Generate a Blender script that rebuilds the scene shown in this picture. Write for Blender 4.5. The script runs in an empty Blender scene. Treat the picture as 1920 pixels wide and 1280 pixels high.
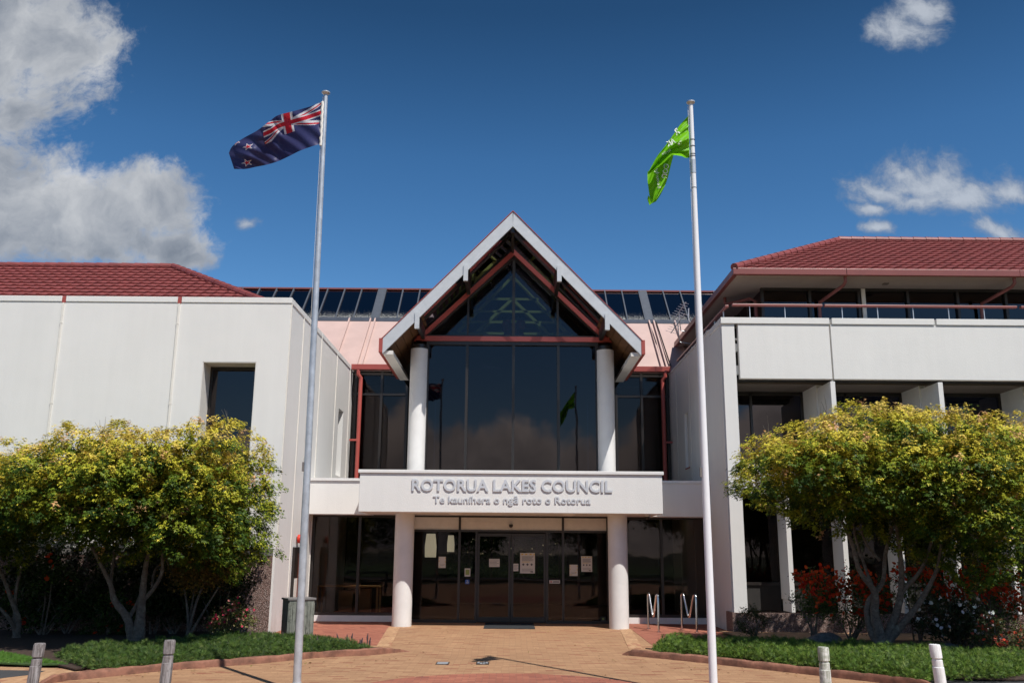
import bpy, bmesh, math, random
import numpy as np
from mathutils import Vector, Matrix
random.seed(7); RNG = np.random.default_rng(7)
scene = bpy.context.scene
R = math.radians
# ------------------------------------------------------------------ camera
TH, RO, H, FPX = R(12.86), R(.45), 1.9, 1700.0
_r0, _u0, _f = Vector((1,0,0)), Vector((0,-math.sin(TH),math.cos(TH))), Vector((0,math.cos(TH),math.sin(TH)))
_R = math.cos(RO)*_r0 + math.sin(RO)*_u0
_U = -math.sin(RO)*_r0 + math.cos(RO)*_u0
cam_data = bpy.data.cameras.new('camera'); cam = bpy.data.objects.new('camera', cam_data)
scene.collection.objects.link(cam); scene.camera = cam
cam_data.sensor_width = 36; cam_data.lens = 36*FPX/1920; cam_data.clip_end = 2000
cam.matrix_world = Matrix.Translation((0,0,H)) @ Matrix((_R,_U,-_f)).transposed().to_4x4()
def ray(px, py): return _f + _R*float((px-960)/FPX) - _U*float((py-640)/FPX)
def P(px, py, Y):
    d = ray(px,py); return Vector((0,0,H)) + d*float(Y/d.y)
def G(px, py, z=0):
    d = ray(px,py); return Vector((0,0,H)) + d*((z-H)/d.z)
# ------------------------------------------------------------------ light
SUN_EL, SUN_AZ = R(57.5), R(34.5)            # azimuth measured to the right of straight behind the camera
sun_dir = Vector((math.sin(SUN_AZ)*math.cos(SUN_EL), -math.cos(SUN_AZ)*math.cos(SUN_EL), math.sin(SUN_EL)))
sl = bpy.data.lights.new('sun','SUN'); sl.energy = 5.0; sl.angle = R(.53); sl.color = (1,.955,.89)
so = bpy.data.objects.new('sun', sl); scene.collection.objects.link(so)
so.rotation_euler = (-sun_dir).to_track_quat('-Z','Y').to_euler(); so.location = (10,-20,30)
scene.view_settings.view_transform = 'Standard'; scene.view_settings.look = 'None'
scene.view_settings.exposure = 0.08; scene.view_settings.gamma = 1
scene.cycles.max_bounces = 8; scene.cycles.transparent_max_bounces = 12
# ------------------------------------------------------------------ node helpers
class NT:
    def __init__(s, tree): s.t = tree; s.n = tree.nodes; s.l = tree.links
    def node(s, typ, **kw):
        nd = s.n.new(typ)
        for k, v in kw.items(): setattr(nd, k, v)
        return nd
    def put(s, sock, v):
        if isinstance(v, bpy.types.NodeSocket): s.l.new(v, sock)
        else:
            if hasattr(sock.default_value, '__len__') and not hasattr(v, '__len__'): v = (v,)*len(sock.default_value)
            if hasattr(sock.default_value, '__len__') and len(sock.default_value) == 4 and len(v) == 3: v = (*v, 1)
            sock.default_value = v
    def math(s, op, a, b=0, c=None, clamp=False):
        nd = s.node('ShaderNodeMath', operation=op, use_clamp=clamp); s.put(nd.inputs[0], a); s.put(nd.inputs[1], b)
        if c is not None: s.put(nd.inputs[2], c)
        return nd.outputs[0]
    def vmath(s, op, a, b=(0,0,0)):
        nd = s.node('ShaderNodeVectorMath', operation=op); s.put(nd.inputs[0], a)
        if op == 'SCALE': s.put(nd.inputs['Scale'], b)
        else: s.put(nd.inputs[1], b)
        return nd.outputs[0]
    def noise(s, vec, scale=1, detail=4, rough=.55, dist=0, lac=2.0):
        nd = s.node('ShaderNodeTexNoise'); s.put(nd.inputs['Vector'], vec)
        nd.inputs['Scale'].default_value = scale; nd.inputs['Detail'].default_value = detail
        nd.inputs['Roughness'].default_value = rough; nd.inputs['Distortion'].default_value = dist
        nd.inputs['Lacunarity'].default_value = lac
        return nd.outputs[0]
    def voro(s, vec, scale=1, out='Distance', feature='F1'):
        nd = s.node('ShaderNodeTexVoronoi', feature=feature); s.put(nd.inputs['Vector'], vec); nd.inputs['Scale'].default_value = scale
        return nd.outputs[out]
    def ramp(s, v, stops, interp='LINEAR'):
        nd = s.node('ShaderNodeValToRGB'); s.put(nd.inputs[0], v); cr = nd.color_ramp; cr.interpolation = interp
        while len(cr.elements) < len(stops): cr.elements.new(.5)
        for e, (p, c) in zip(cr.elements, stops):
            e.position = p; e.color = (*c, 1) if hasattr(c, '__len__') else (c, c, c, 1)
        return nd.outputs[0]
    def mix(s, f, a, b, blend='MIX'):
        nd = s.node('ShaderNodeMix', data_type='RGBA', blend_type=blend); s.put(nd.inputs[0], f); s.put(nd.inputs[6], a); s.put(nd.inputs[7], b)
        return nd.outputs[2]
    def maprange(s, v, a, b, c=0, d=1, smooth=False):
        nd = s.node('ShaderNodeMapRange'); nd.clamp = True
        if smooth: nd.interpolation_type = 'SMOOTHSTEP'
        s.put(nd.inputs[0], v)
        for i, q in enumerate((a,b,c,d)): nd.inputs[i+1].default_value = q
        return nd.outputs[0]
    def sep(s, v):
        nd = s.node('ShaderNodeSeparateXYZ'); s.put(nd.inputs[0], v); return nd.outputs
    def comb(s, x, y, z):
        nd = s.node('ShaderNodeCombineXYZ')
        for i, q in enumerate((x,y,z)): s.put(nd.inputs[i], q)
        return nd.outputs[0]
# ------------------------------------------------------------------ world: daylight sky with clouds
world = bpy.data.worlds.new('World'); scene.world = world; world.use_nodes = True
w = NT(world.node_tree); w.n.clear()
sky = w.node('ShaderNodeTexSky', sky_type='NISHITA'); sky.sun_disc = False
sky.sun_elevation = SUN_EL; sky.sun_rotation = math.pi - SUN_AZ; sky.altitude = 600; sky.air_density = 1.0; sky.dust_density = .25; sky.ozone_density = 2.2
SKY_STR = .13
hs = w.node('ShaderNodeHueSaturation'); hs.inputs['Saturation'].default_value = 1.30; w.put(hs.inputs['Color'], sky.outputs[0])
tc = w.node('ShaderNodeTexCoord'); D = tc.outputs['Generated']
dx, dy, dz = w.sep(D)
fall = w.ramp(dz, [(0,.86),(.27,.86),(.41,.74),(.54,.46),(.8,.38)])     # deep polarised blue overhead
skyc = w.mix(1, hs.outputs[0], fall, 'MULTIPLY')
ay = w.math('MAXIMUM', dy, .05)
u = w.math('DIVIDE', dx, ay); v = w.math('DIVIDE', dz, ay)
uv = w.comb(u, v, 0)
warp = w.node('ShaderNodeTexNoise'); w.put(warp.inputs['Vector'], uv); warp.inputs['Scale'].default_value = 7; warp.inputs['Detail'].default_value = 5
wv = w.vmath('SUBTRACT', warp.outputs['Color'], (.5,.5,.5)); wv = w.vmath('MULTIPLY', wv, (.11,.085,0))
uvw = w.vmath('ADD', uv, wv)
def uvp(px, py):
    d = ray(px,py); return d.x/d.y, d.z/d.y
def field(pts, blobs):
    """largest soft ellipse value over the blobs: 1 at a centre, 0 at its rim"""
    res = None
    for (px, py, rx, ry) in blobs:
        cu, cv = uvp(px, py); k = 1.0/FPX
        d = w.vmath('SUBTRACT', pts, (cu, cv, 0)); d = w.vmath('MULTIPLY', d, (1/(rx*k*1.06), 1/(ry*k*1.12), 0))
        ln = w.node('ShaderNodeVectorMath', operation='LENGTH'); w.put(ln.inputs[0], d)
        m = w.math('SUBTRACT', 1, ln.outputs['Value'])
        if res is None: res = m
        else:
            nd = w.node('ShaderNodeMath', operation='SMOOTH_MAX'); w.put(nd.inputs[0], res); w.put(nd.inputs[1], m); nd.inputs[2].default_value = .25
            res = nd.outputs[0]
    return res
big = [(-60,120,260,170),(90,70,130,100),(60,190,110,80),(-60,330,240,110),(70,390,190,90),(200,395,150,75),(290,378,110,66),(120,440,260,60),(-60,440,260,80),(330,450,90,40),(370,470,55,24),(-40,0,200,90)]
small = [(1705,52,78,52),(1740,10,56,46),(1665,58,50,30),(1690,325,85,48),(1735,345,150,58),(1800,368,125,42),(1640,350,95,50),(1880,355,66,26),(1630,398,50,20),(1715,375,110,32),(1650,435,38,20),(1850,430,70,24),(1905,440,40,20),(455,408,26,20)]
n1 = w.noise(uv, 11, 12, .6); n2 = w.noise(uvw, 30, 8, .62)
nn = w.math('ADD', w.math('MULTIPLY', w.math('SUBTRACT', n1, .5), 1.5), w.math('MULTIPLY', w.math('SUBTRACT', n2, .5), .55))
nn2 = w.math('ADD', w.math('MULTIPLY', w.math('SUBTRACT', n1, .5), 1.2), w.math('MULTIPLY', w.math('SUBTRACT', w.noise(uvw, 42, 9, .68), .5), .95))
dens_big = w.math('ADD', field(uvw, big), w.math('MULTIPLY', nn2, 1.25))
dens_small = w.math('ADD', field(uvw, small), w.math('MULTIPLY', nn2, 1.5))
m_big = w.maprange(dens_big, -.14, .52, 0, 1, True)
m_small = w.math('MULTIPLY', w.maprange(dens_small, -.10, .85, 0, 1, True), .85)
front = w.maprange(dy, .05, .12)
# shade inside the clouds: thick parts are grey underneath, thin rims bright
sh = w.noise(w.vmath('ADD', uvw, (.02,-.035,0)), 8, 7, .55)
thick = w.maprange(dens_big, .25, 1.0)
shade = w.math('SUBTRACT', w.math('ADD', .50, w.math('MULTIPLY', w.math('SUBTRACT', w.noise(uvw, 8, 8, .58), sh), 1.6)), w.math('MULTIPLY', thick, .20))
shade = w.math('ADD', shade, w.math('MULTIPLY', w.math('SUBTRACT', sh, .5), .35))
base_dark = w.maprange(v, uvp(100,500)[1], uvp(100,400)[1], -.16, 0)
shade = w.math('ADD', w.math('ADD', shade, base_dark), .17)
cb = w.ramp(shade, [(.08,(.15,.18,.23)),(.40,(.29,.32,.37)),(.75,(.50,.52,.55)),(1,(.68,.69,.71))])
cs = w.ramp(w.math('ADD', dens_small, 0), [(.2,(.25,.29,.36)),(1.1,(.50,.54,.60))])
# clouds behind the camera (seen mirrored in the glass): a cumulus bank low in the sky
by = w.math('MAXIMUM', w.math('MULTIPLY', dy, -1), .05)
bu = w.math('DIVIDE', dx, by); bv = w.math('DIVIDE', dz, by); buv = w.comb(bu, bv, 0)
bn = w.noise(buv, 6, 9, .55); top = w.math('ADD', .125, w.math('MULTIPLY', w.math('SUBTRACT', w.noise(w.comb(bu,0,0), 5, 4, .5), .45), .42))
bd = w.math('ADD', w.math('SUBTRACT', top, bv), w.math('MULTIPLY', w.math('SUBTRACT', bn, .5), .16))
m_back = w.math('MULTIPLY', w.maprange(bd, -.004, .02, 0, 1, True), w.maprange(dz, -.02, 0))
bshade = w.math('ADD', w.math('MULTIPLY', w.math('SUBTRACT', bn, w.noise(w.vmath('ADD', buv, (-.02,.045,0)), 6, 9, .55)), 2.4), w.maprange(bd, .14, 0, .25, .75))
cback = w.ramp(bshade, [(.1,(.28,.28,.31)),(.9,(1.25,1.18,1.12))])
back = w.math('SUBTRACT', 1, w.maprange(dy, -.12, -.05))
bg1 = w.node('ShaderNodeBackground'); bg1.inputs[1].default_value = SKY_STR; w.put(bg1.inputs[0], skyc)
def over(sh_in, colour, fac):
    b = w.node('ShaderNodeBackground'); w.put(b.inputs[0], colour); b.inputs[1].default_value = 1
    mx = w.node('ShaderNodeMixShader'); w.put(mx.inputs[0], fac); w.l.new(sh_in, mx.inputs[1]); w.l.new(b.outputs[0], mx.inputs[2])
    return mx.outputs[0]
s_ = over(bg1.outputs[0], cb, w.math('MULTIPLY', w.math('MULTIPLY', m_big, .97), front))
s_ = over(s_, cs, w.math('MULTIPLY', m_small, front))
s_ = over(s_, cback, w.math('MULTIPLY', m_back, back))
wo = w.node('ShaderNodeOutputWorld'); w.l.new(s_, wo.inputs[0])
world.cycles.sampling_method = 'AUTOMATIC'
# ------------------------------------------------------------------ materials
def new_mat(name):
    m = bpy.data.materials.new(name); m.use_nodes = True; t = NT(m.node_tree); b = t.n['Principled BSDF']
    tcn = t.node('ShaderNodeTexCoord'); geo = t.node('ShaderNodeNewGeometry')
    return m, t, b, geo.outputs['Position']
def bump(t, b, h, strength=.3, dist=.01):
    nd = t.node('ShaderNodeBump'); nd.inputs['Strength'].default_value = strength; nd.inputs['Distance'].default_value = dist
    t.put(nd.inputs['Height'], h); t.l.new(nd.outputs[0], b.inputs['Normal'])
def mat_simple(name, col, rough=.5, metal=0, var=.12, scale=6, bmp=0, bscale=60, spec=.5, coat=0):
    m, t, b, pos = new_mat(name)
    n = t.noise(pos, scale, 6, .6)
    c2 = tuple(c*(1-var) for c in col); c3 = tuple(min(1, c*(1+var)) for c in col)
    t.put(b.inputs['Base Color'], t.ramp(n, [(.3,c2),(.7,c3)]))
    b.inputs['Roughness'].default_value = rough; b.inputs['Metallic'].default_value = metal
    b.inputs['Specular IOR Level'].default_value = spec; b.inputs['Coat Weight'].default_value = coat
    if bmp: bump(t, b, t.noise(pos, bscale, 4, .6), bmp, .01)
    return m
def mat_plaster(name, col=(.72,.712,.69)):
    m, t, b, pos = new_mat(name)
    x, y, z = t.sep(pos)
    streak = t.noise(t.comb(t.math('MULTIPLY', x, 5), t.math('MULTIPLY', y, 5), t.math('MULTIPLY', z, .35)), 1, 6, .6)
    blot = t.noise(pos, .8, 5, .6)
    f = t.math('ADD', t.math('MULTIPLY', streak, .5), t.math('MULTIPLY', blot, .5))
    base = t.ramp(f, [(.30, tuple(c*.95 for c in col)), (.55, col), (.75, tuple(min(1,c*1.03) for c in col))])
    low = t.math('MULTIPLY', t.maprange(z, .9, 0), t.maprange(t.noise(pos, 3, 5, .7), .4, .7))
    base = t.mix(t.math('MULTIPLY', low, .35), base, (.33,.29,.23,1))
    t.put(b.inputs['Base Color'], base); b.inputs['Roughness'].default_value = .75; b.inputs['Specular IOR Level'].default_value = .25
    bump(t, b, t.math('ADD', t.noise(pos, 45, 4, .65), t.math('MULTIPLY', t.noise(pos, 2.2, 3), .8)), .35, .012)
    return m
def mat_glass(name, tint, rough=.02, ior=1.6, dirt=0):
    """tinted see-through window glass with a mirror-like surface"""
    m = bpy.data.materials.new(name); m.use_nodes = True; t = NT(m.node_tree); t.n.clear()
    tr = t.node('ShaderNodeBsdfTransparent'); t.put(tr.inputs[0], tint)
    gl = t.node('ShaderNodeBsdfGlossy'); gl.inputs['Roughness'].default_value = rough; t.put(gl.inputs[0], (1,.88,.89))
    geo = t.node('ShaderNodeNewGeometry')
    bp = t.node('ShaderNodeBump'); bp.inputs['Strength'].default_value = .11; bp.inputs['Distance'].default_value = .02
    t.put(bp.inputs['Height'], t.noise(geo.outputs['Position'], .9, 2, .5)); t.l.new(bp.outputs[0], gl.inputs['Normal'])
    lw = t.node('ShaderNodeFresnel'); lw.inputs[0].default_value = ior
    mx = t.node('ShaderNodeMixShader'); t.l.new(lw.outputs[0], mx.inputs[0]); t.l.new(tr.outputs[0], mx.inputs[1]); t.l.new(gl.outputs[0], mx.inputs[2])
    out = t.node('ShaderNodeOutputMaterial'); last = mx.outputs[0]
    if dirt:
        df = t.node('ShaderNodeBsdfDiffuse'); t.put(df.inputs[0], (.62,.62,.58))
        _, _, z = t.sep(geo.outputs['Position'])
        low = t.maprange(z, dirt, dirt+.85, .66, .0)
        sp = t.math('ADD', t.noise(geo.outputs['Position'], 34, 5, .7), t.math('MULTIPLY', low, .62))
        k = t.math('MULTIPLY', t.maprange(sp, .80, .93), .6)
        m2 = t.node('ShaderNodeMixShader'); t.put(m2.inputs[0], k); t.l.new(last, m2.inputs[1]); t.l.new(df.outputs[0], m2.inputs[2]); last = m2.outputs[0]
    t.l.new(last, out.inputs[0]); return m
def mat_pebble(name):
    m, t, b, pos = new_mat(name)
    vc = t.voro(pos, 55, 'Color'); vd = t.voro(pos, 55)
    r_, _, _ = t.sep(vc)
    c = t.ramp(r_, [(0,(.14,.075,.06)),(.35,(.28,.165,.135)),(.7,(.40,.27,.23)),(1,(.56,.47,.42))])
    c = t.mix(t.maprange(vd, .35, .6), c, (.12,.075,.06,1))
    t.put(b.inputs['Base Color'], t.mix(t.math('MULTIPLY', t.noise(pos, 1.2, 4), .3), c, (.08,.05,.045,1)))
    b.inputs['Roughness'].default_value = .7
    bump(t, b, t.math('SUBTRACT', 1, vd), .8, .02); return m
def mat_brick(name, c1, c2, c3, mortar, bw=.24, bh=.076, rot=0):
    m, t, b, pos = new_mat(name)
    mp = t.node('ShaderNodeMapping'); t.put(mp.inputs[0], pos); mp.inputs['Rotation'].default_value = (0,0,rot)
    p = t.vmath('ADD', mp.outputs[0], t.vmath('SCALE', t.vmath('SUBTRACT', t.comb(t.noise(pos,.5,2),t.noise(pos,.43,2),0), (.5,.5,0)), .10))
    br = t.node('ShaderNodeTexBrick'); t.put(br.inputs['Vector'], p)
    br.inputs['Scale'].default_value = 1; br.inputs['Brick Width'].default_value = bw; br.inputs['Row Height'].default_value = bh
    br.inputs['Mortar Size'].default_value = .0045; br.inputs['Mortar Smooth'].default_value = .3; br.inputs['Bias'].default_value = 0
    t.put(br.inputs['Color1'], (0,0,0)); t.put(br.inputs['Color2'], (1,1,1)); t.put(br.inputs['Mortar'], (.5,.5,.5))
    # some bricks are redder, some darker: cell noise keyed on the brick grid colour
    tone = t.ramp(br.outputs['Color'], [(0,c3),(.05,c3),(.09,tuple(c*.92 for c in c1)),(.5,c1),(.8,tuple((a+b)/2 for a,b in zip(c1,c2))),(1,c2)])
    big = t.noise(pos, .55, 5, .6); fine = t.noise(pos, 30, 5, .7)
    tone = t.mix(t.maprange(big, .40, .72, 0, .35), tone, tuple(c*.62 for c in c1)+(1,))
    tone = t.mix(t.maprange(fine, .5, .8, 0, .35), tone, tuple(c*.55 for c in c1)+(1,))
    col = t.mix(t.math('MULTIPLY', br.outputs['Fac'], .72), tone, mortar+(1,))
    spots = t.maprange(t.noise(pos, 9, 3, .6), .70, .76, 0, .5)
    col = t.mix(spots, col, (.10,.06,.04,1))
    t.put(b.inputs['Base Color'], col); b.inputs['Roughness'].default_value = .8; b.inputs['Specular IOR Level'].default_value = .3
    bump(t, b, t.math('SUBTRACT', t.math('MULTIPLY', fine, .35), br.outputs['Fac']), .5, .006); return m
M = {}
M['plaster'] = mat_plaster('painted_render')
M['white'] = mat_simple('white_paint', (.72,.71,.69), .45, var=.05, scale=3, bmp=.08, bscale=30)
M['strip'] = mat_simple('joint_paint', (.74,.71,.65), .5, var=.06)
M['reveal'] = mat_simple('reveal_paint', (.68,.66,.62), .7, var=.05, bmp=.2)
M['pebble'] = mat_pebble('exposed_aggregate')
M['pebble_dark'] = mat_simple('concrete_cap', (.16,.15,.145), .8, bmp=.4)
M['roofred'] = mat_simple('red_roof_tile', (.225,.055,.050), .5, var=.22, scale=3.5, bmp=.25, bscale=90)
M['red'] = mat_simple('red_painted_steel', (.34,.070,.055), .42, var=.08, scale=2.5)
M['redbeam'] = mat_simple('red_beam_paint', (.42,.085,.07), .45, var=.08, scale=2.5)
M['maroon'] = mat_simple('maroon_gutter', (.235,.075,.065), .4, var=.06, scale=2)
M['pink'] = mat_simple('pink_roof_sheet', (.50,.36,.325), .6, var=.07, scale=1.2, bmp=.2, bscale=8)
M['timber'] = mat_simple('stained_timber', (.13,.062,.025), .6, var=.35, scale=9)
M['silver'] = mat_simple('galvanised_board', (.56,.575,.585), .42, metal=.25, var=.07, scale=5)
M['bronze'] = mat_simple('bronze_frame', (.023,.019,.017), .35, var=.1)
M['barmetal'] = mat_simple('glazing_bar', (.12,.135,.16), .4, metal=.4)
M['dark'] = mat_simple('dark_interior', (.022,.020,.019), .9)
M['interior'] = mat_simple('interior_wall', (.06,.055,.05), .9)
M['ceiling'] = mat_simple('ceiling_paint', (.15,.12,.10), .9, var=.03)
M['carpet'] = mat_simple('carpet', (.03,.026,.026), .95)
M['glass_hall'] = mat_glass('hall_glass', (.075,.085,.12), ior=1.52)
M['glass_gable'] = mat_glass('gable_glass', (.62,.66,.70), ior=1.42)
M['glass_shop'] = mat_glass('shop_glass', (.66,.62,.58), ior=1.36)
M['glass_dark'] = mat_glass('dark_glass', (.05,.05,.06), ior=1.6)
M['glass_roof'] = mat_glass('roof_glass', (.18,.22,.30), ior=2.5, dirt=10.12)
M['glass_soffit'] = mat_glass('skylight_glass', (.50,.56,.62), ior=1.35)
M['green'] = mat_simple('green_truss', (.30,.33,.07), .5, var=.1)
M['black'] = mat_simple('black_plastic', (.015,.015,.016), .4)
M['mat'] = mat_simple('door_mat', (.018,.022,.026), .95, bmp=.8, bscale=120)
M['letters'] = mat_simple('brushed_letters', (.66,.67,.69), .38, metal=.35, var=.08, scale=8)
M['galv'] = mat_simple('galvanised_pole', (.50,.53,.56), .38, metal=.45, var=.20, scale=7)
M['polewhite'] = mat_simple('white_pole_paint', (.78,.79,.81), .3, var=.03)
M['chrome'] = mat_simple('polished_steel', (.62,.62,.62), .13, metal=1, var=.05)
M['sheet_roof'] = mat_simple('roof_membrane', (.3,.3,.3), .8)
M['kerb'] = mat_simple('terracotta_kerb', (.22,.098,.062), .8, var=.5, scale=6, bmp=.5, bscale=40)
M['asphalt'] = mat_simple('asphalt', (.05,.05,.052), .9, var=.2, scale=30, bmp=.5, bscale=120)
M['paint_road'] = mat_simple('road_paint', (.7,.7,.68), .7)
M['soil'] = mat_simple('bark_mulch', (.045,.026,.018), .95, var=.6, scale=25, bmp=1, bscale=45)
M['grass'] = mat_simple('lawn', (.035,.075,.015), .9, var=.4, scale=14, bmp=1, bscale=60)
M['earth'] = mat_simple('far_ground', (.035,.045,.02), .95, var=.3, scale=.5)
M['paving'] = mat_brick('tan_brick_paving', (.375,.212,.116), (.455,.272,.150), (.27,.105,.062), (.20,.12,.075))
M['paving_red'] = mat_brick('red_brick_paving', (.33,.115,.075), (.41,.16,.10), (.24,.08,.055), (.16,.10,.08), rot=R(45))
M['paving_red2'] = mat_brick('red_brick_paving_square', (.33,.115,.075), (.41,.16,.10), (.22,.075,.055), (.12,.09,.075), bw=.2, bh=.11, rot=R(0))
M['header'] = mat_brick('tan_header_bricks', (.46,.27,.15), (.53,.33,.19), (.36,.17,.10), (.22,.13,.08), bw=.12, bh=.3)
# ------------------------------------------------------------------ mesh builder
class MB:
    def __init__(s): s.v = []; s.f = []; s.mi = []; s.cur = 0; s.mats = []
    def mat(s, m):
        if m not in s.mats: s.mats.append(m)
        s.cur = s.mats.index(m); return s
    def face(s, idx): s.f.append(tuple(idx)); s.mi.append(s.cur)
    def box(s, x0, x1, y0, y1, z0, z1):
        i = len(s.v)
        s.v += [(x0,y0,z0),(x1,y0,z0),(x1,y1,z0),(x0,y1,z0),(x0,y0,z1),(x1,y0,z1),(x1,y1,z1),(x0,y1,z1)]
        for q in ((0,3,2,1),(4,5,6,7),(0,1,5,4),(1,2,6,5),(2,3,7,6),(3,0,4,7)): s.face([i+k for k in q])
        return s
    def obox(s, c, ax, ay, az):
        """box with centre c and half-axis vectors"""
        i = len(s.v); c, ax, ay, az = map(Vector, (c, ax, ay, az))
        for sz in (-1,1):
            for sx, sy in ((-1,-1),(1,-1),(1,1),(-1,1)): s.v.append(tuple(c + ax*sx + ay*sy + az*sz))
        for q in ((0,3,2,1),(4,5,6,7),(0,1,5,4),(1,2,6,5),(2,3,7,6),(3,0,4,7)): s.face([i+k for k in q])
        return s
    def prism(s, poly, d):
        """polygon (list of 3-D points) extruded by the vector d"""
        n = len(poly); i = len(s.v); d = Vector(d)
        s.v += [tuple(Vector(p)) for p in poly] + [tuple(Vector(p)+d) for p in poly]
        s.face(list(range(i, i+n))); s.face(list(range(i+2*n-1, i+n-1, -1)))
        for k in range(n): s.face([i+k, i+n+k, i+n+(k+1)%n, i+(k+1)%n])
        return s
    def tube(s, pts, rad, seg=10, cap=True):
        pts = [Vector(p) for p in pts]; n = len(pts)
        if not hasattr(rad, '__len__'): rad = [rad]*n
        base = len(s.v); prev = None
        for k, p in enumerate(pts):
            t = (pts[min(k+1,n-1)] - pts[max(k-1,0)]).normalized()
            if prev is None:
                a = t.cross(Vector((0,0,1)))
                if a.length < .1: a = t.cross(Vector((1,0,0)))
                a.normalize()
            else:
                a = (prev - t*prev.dot(t)).normalized()
            prev = a; b = t.cross(a)
            for j in range(seg):
                an = 2*math.pi*j/seg; s.v.append(tuple(p + (a*math.cos(an) + b*math.sin(an))*rad[k]))
        for k in range(n-1):
            for j in range(seg):
                s.face([base+k*seg+j, base+k*seg+(j+1)%seg, base+(k+1)*seg+(j+1)%seg, base+(k+1)*seg+j])
        if cap:
            s.face([base+j for j in range(seg-1,-1,-1)]); s.face([base+(n-1)*seg+j for j in range(seg)])
        return s
    def lathe(s, c, prof, seg=24):
        """profile of (radius, z) round a vertical axis at c=(x,y)"""
        base = len(s.v); n = len(prof)
        for r, z in prof:
            for j in range(seg): s.v.append((c[0]+r*math.cos(2*math.pi*j/seg), c[1]+r*math.sin(2*math.pi*j/seg), z))
        for k in range(n-1):
            for j in range(seg): s.face([base+k*seg+j, base+k*seg+(j+1)%seg, base+(k+1)*seg+(j+1)%seg, base+(k+1)*seg+j])
        s.face([base+j for j in range(seg-1,-1,-1)]); s.face([base+(n-1)*seg+j for j in range(seg)])
        return s
    def build(s, name, m=None, parent=None, smooth=False, bevel=0, loc=None):
        me = bpy.data.meshes.new(name); me.from_pydata(s.v, [], s.f)
        mats = s.mats if s.mats else [m]
        for q in mats: me.materials.append(q)
        if s.mats: me.polygons.foreach_set('material_index', s.mi)
        if bevel:
            bm = bmesh.new(); bm.from_mesh(me)
            bmesh.ops.bevel(bm, geom=[e for e in bm.edges if len(e.link_faces) == 2 and e.calc_face_angle(0) > .6], offset=bevel, segments=2, affect='EDGES', profile=.5)
            bm.to_mesh(me); bm.free()
        if smooth:
            me.polygons.foreach_set('use_smooth', [True]*len(me.polygons))
            me.set_sharp_from_angle(angle=R(40))
        me.update()
        o = bpy.data.objects.new(name, me); scene.collection.objects.link(o)
        if parent is not None: o.parent = parent
        if loc is not None: o.location = loc
        return o
def tag(o, label=None, cat=None, group=None, kind=None):
    if label: o['label'] = label
    if cat: o['category'] = cat
    if group: o['group'] = group
    if kind: o['kind'] = kind
    return o
def thing(name, label, cat, loc=(0,0,0), group=None):
    """an Empty at the thing's base; children keep world coordinates"""
    o = bpy.data.objects.new(name, None); scene.collection.objects.link(o)
    o.location = loc; o.empty_display_size = .2
    return tag(o, label, cat, group)
def part(mb, name, m, parent, label=None, **kw):
    """parts are modelled in world coordinates: shift them into the parent's space"""
    off = Vector((0,0,0)); p = parent
    while p is not None: off += p.location; p = p.parent
    if off.length: mb.v = [tuple(Vector(q)-off) for q in mb.v]
    o = mb.build(name, m, parent, **kw)
    if label: o['label'] = label
    return o
def parts(mb, name, m, parent, label=None):
    """every loose piece of the builder becomes a part of its own"""
    root = list(range(len(mb.v)))
    def find(a):
        while root[a] != a: root[a] = root[root[a]]; a = root[a]
        return a
    for f in mb.f:
        for q in f[1:]: root[find(q)] = find(f[0])
    groups = {}
    for i, f in enumerate(mb.f): groups.setdefault(find(f[0]), []).append(i)
    out = []
    for g in groups.values():
        n = MB(); n.mats = list(mb.mats); mp = {}
        for i in g:
            for q in mb.f[i]:
                if q not in mp: mp[q] = len(n.v); n.v.append(mb.v[q])
            n.f.append(tuple(mp[q] for q in mb.f[i])); n.mi.append(mb.mi[i])
        out.append(part(n, name, m, parent, label))
    return out
def box(x0,x1,y0,y1,z0,z1): return MB().box(x0,x1,y0,y1,z0,z1)
# ------------------------------------------------------------------ ground
def structure(mb, name, m, **kw): return tag(mb.build(name, m, **kw), kind='structure')
def sheet(pts, z, name, m):
    mb = MB(); mb.prism([(x,y,z) for x, y in reversed(pts)], (0,0,-.02)); return structure(mb, name, m)
structure(MB().box(-300,300,-300,300,-.3,-.012), 'ground', M['earth'])
sheet([(-14,-2),(14,-2),(14,25.2),(-14,25.2)], 0, 'paving', M['paving'])
structure(MB().box(-60,60,-13,-5,-.10,.004), 'road', M['asphalt'])
mb = MB(); mb.box(-60,60,-5.0,-4.8,-.1,.12); structure(mb, 'road_kerb', M['header'])
mb = MB()
for k in range(-14,15): mb.box(k*4-1, k*4+1, -9.06, -8.94, -.01, .009)
structure(mb, 'road_marking', M['paint_road'])
structure(MB().box(-60,60,-60,-13.2,-.1,.03), 'grass_verge', M['grass'])
# red brick panels
sheet([(-5.35,25.2),(-5.35,19.2),(-4.6,19.0),(-2.62,19.0),(-2.98,23.4),(-2.9,25.2)], .004, 'red_paving', M['paving_red'])
sheet([(5.30,25.2),(5.30,19.2),(4.6,18.6),(2.9,18.6),(2.98,23.2),(2.9,25.2)], .0045, 'red_paving', M['paving_red'])
cir = [(0.0+2.35*math.cos(a), 12.62+2.35*math.sin(a)) for a in np.linspace(0, 2*math.pi, 72, endpoint=False)]
sheet(cir, .005, 'red_paving_circle', M['paving_red2'])
for sgn in (-1,1):     # tan header course beside the red panels
    a = [(sgn*2.98,23.3),(sgn*2.62,18.7)] ; b = [(sgn*2.70,23.3),(sgn*2.34,18.7)]
    pts = [a[0],a[1],b[1],b[0]]
    if sgn > 0: pts.reverse()
    sheet(pts[::-1], .008, 'paving_border', M['header'])
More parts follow.
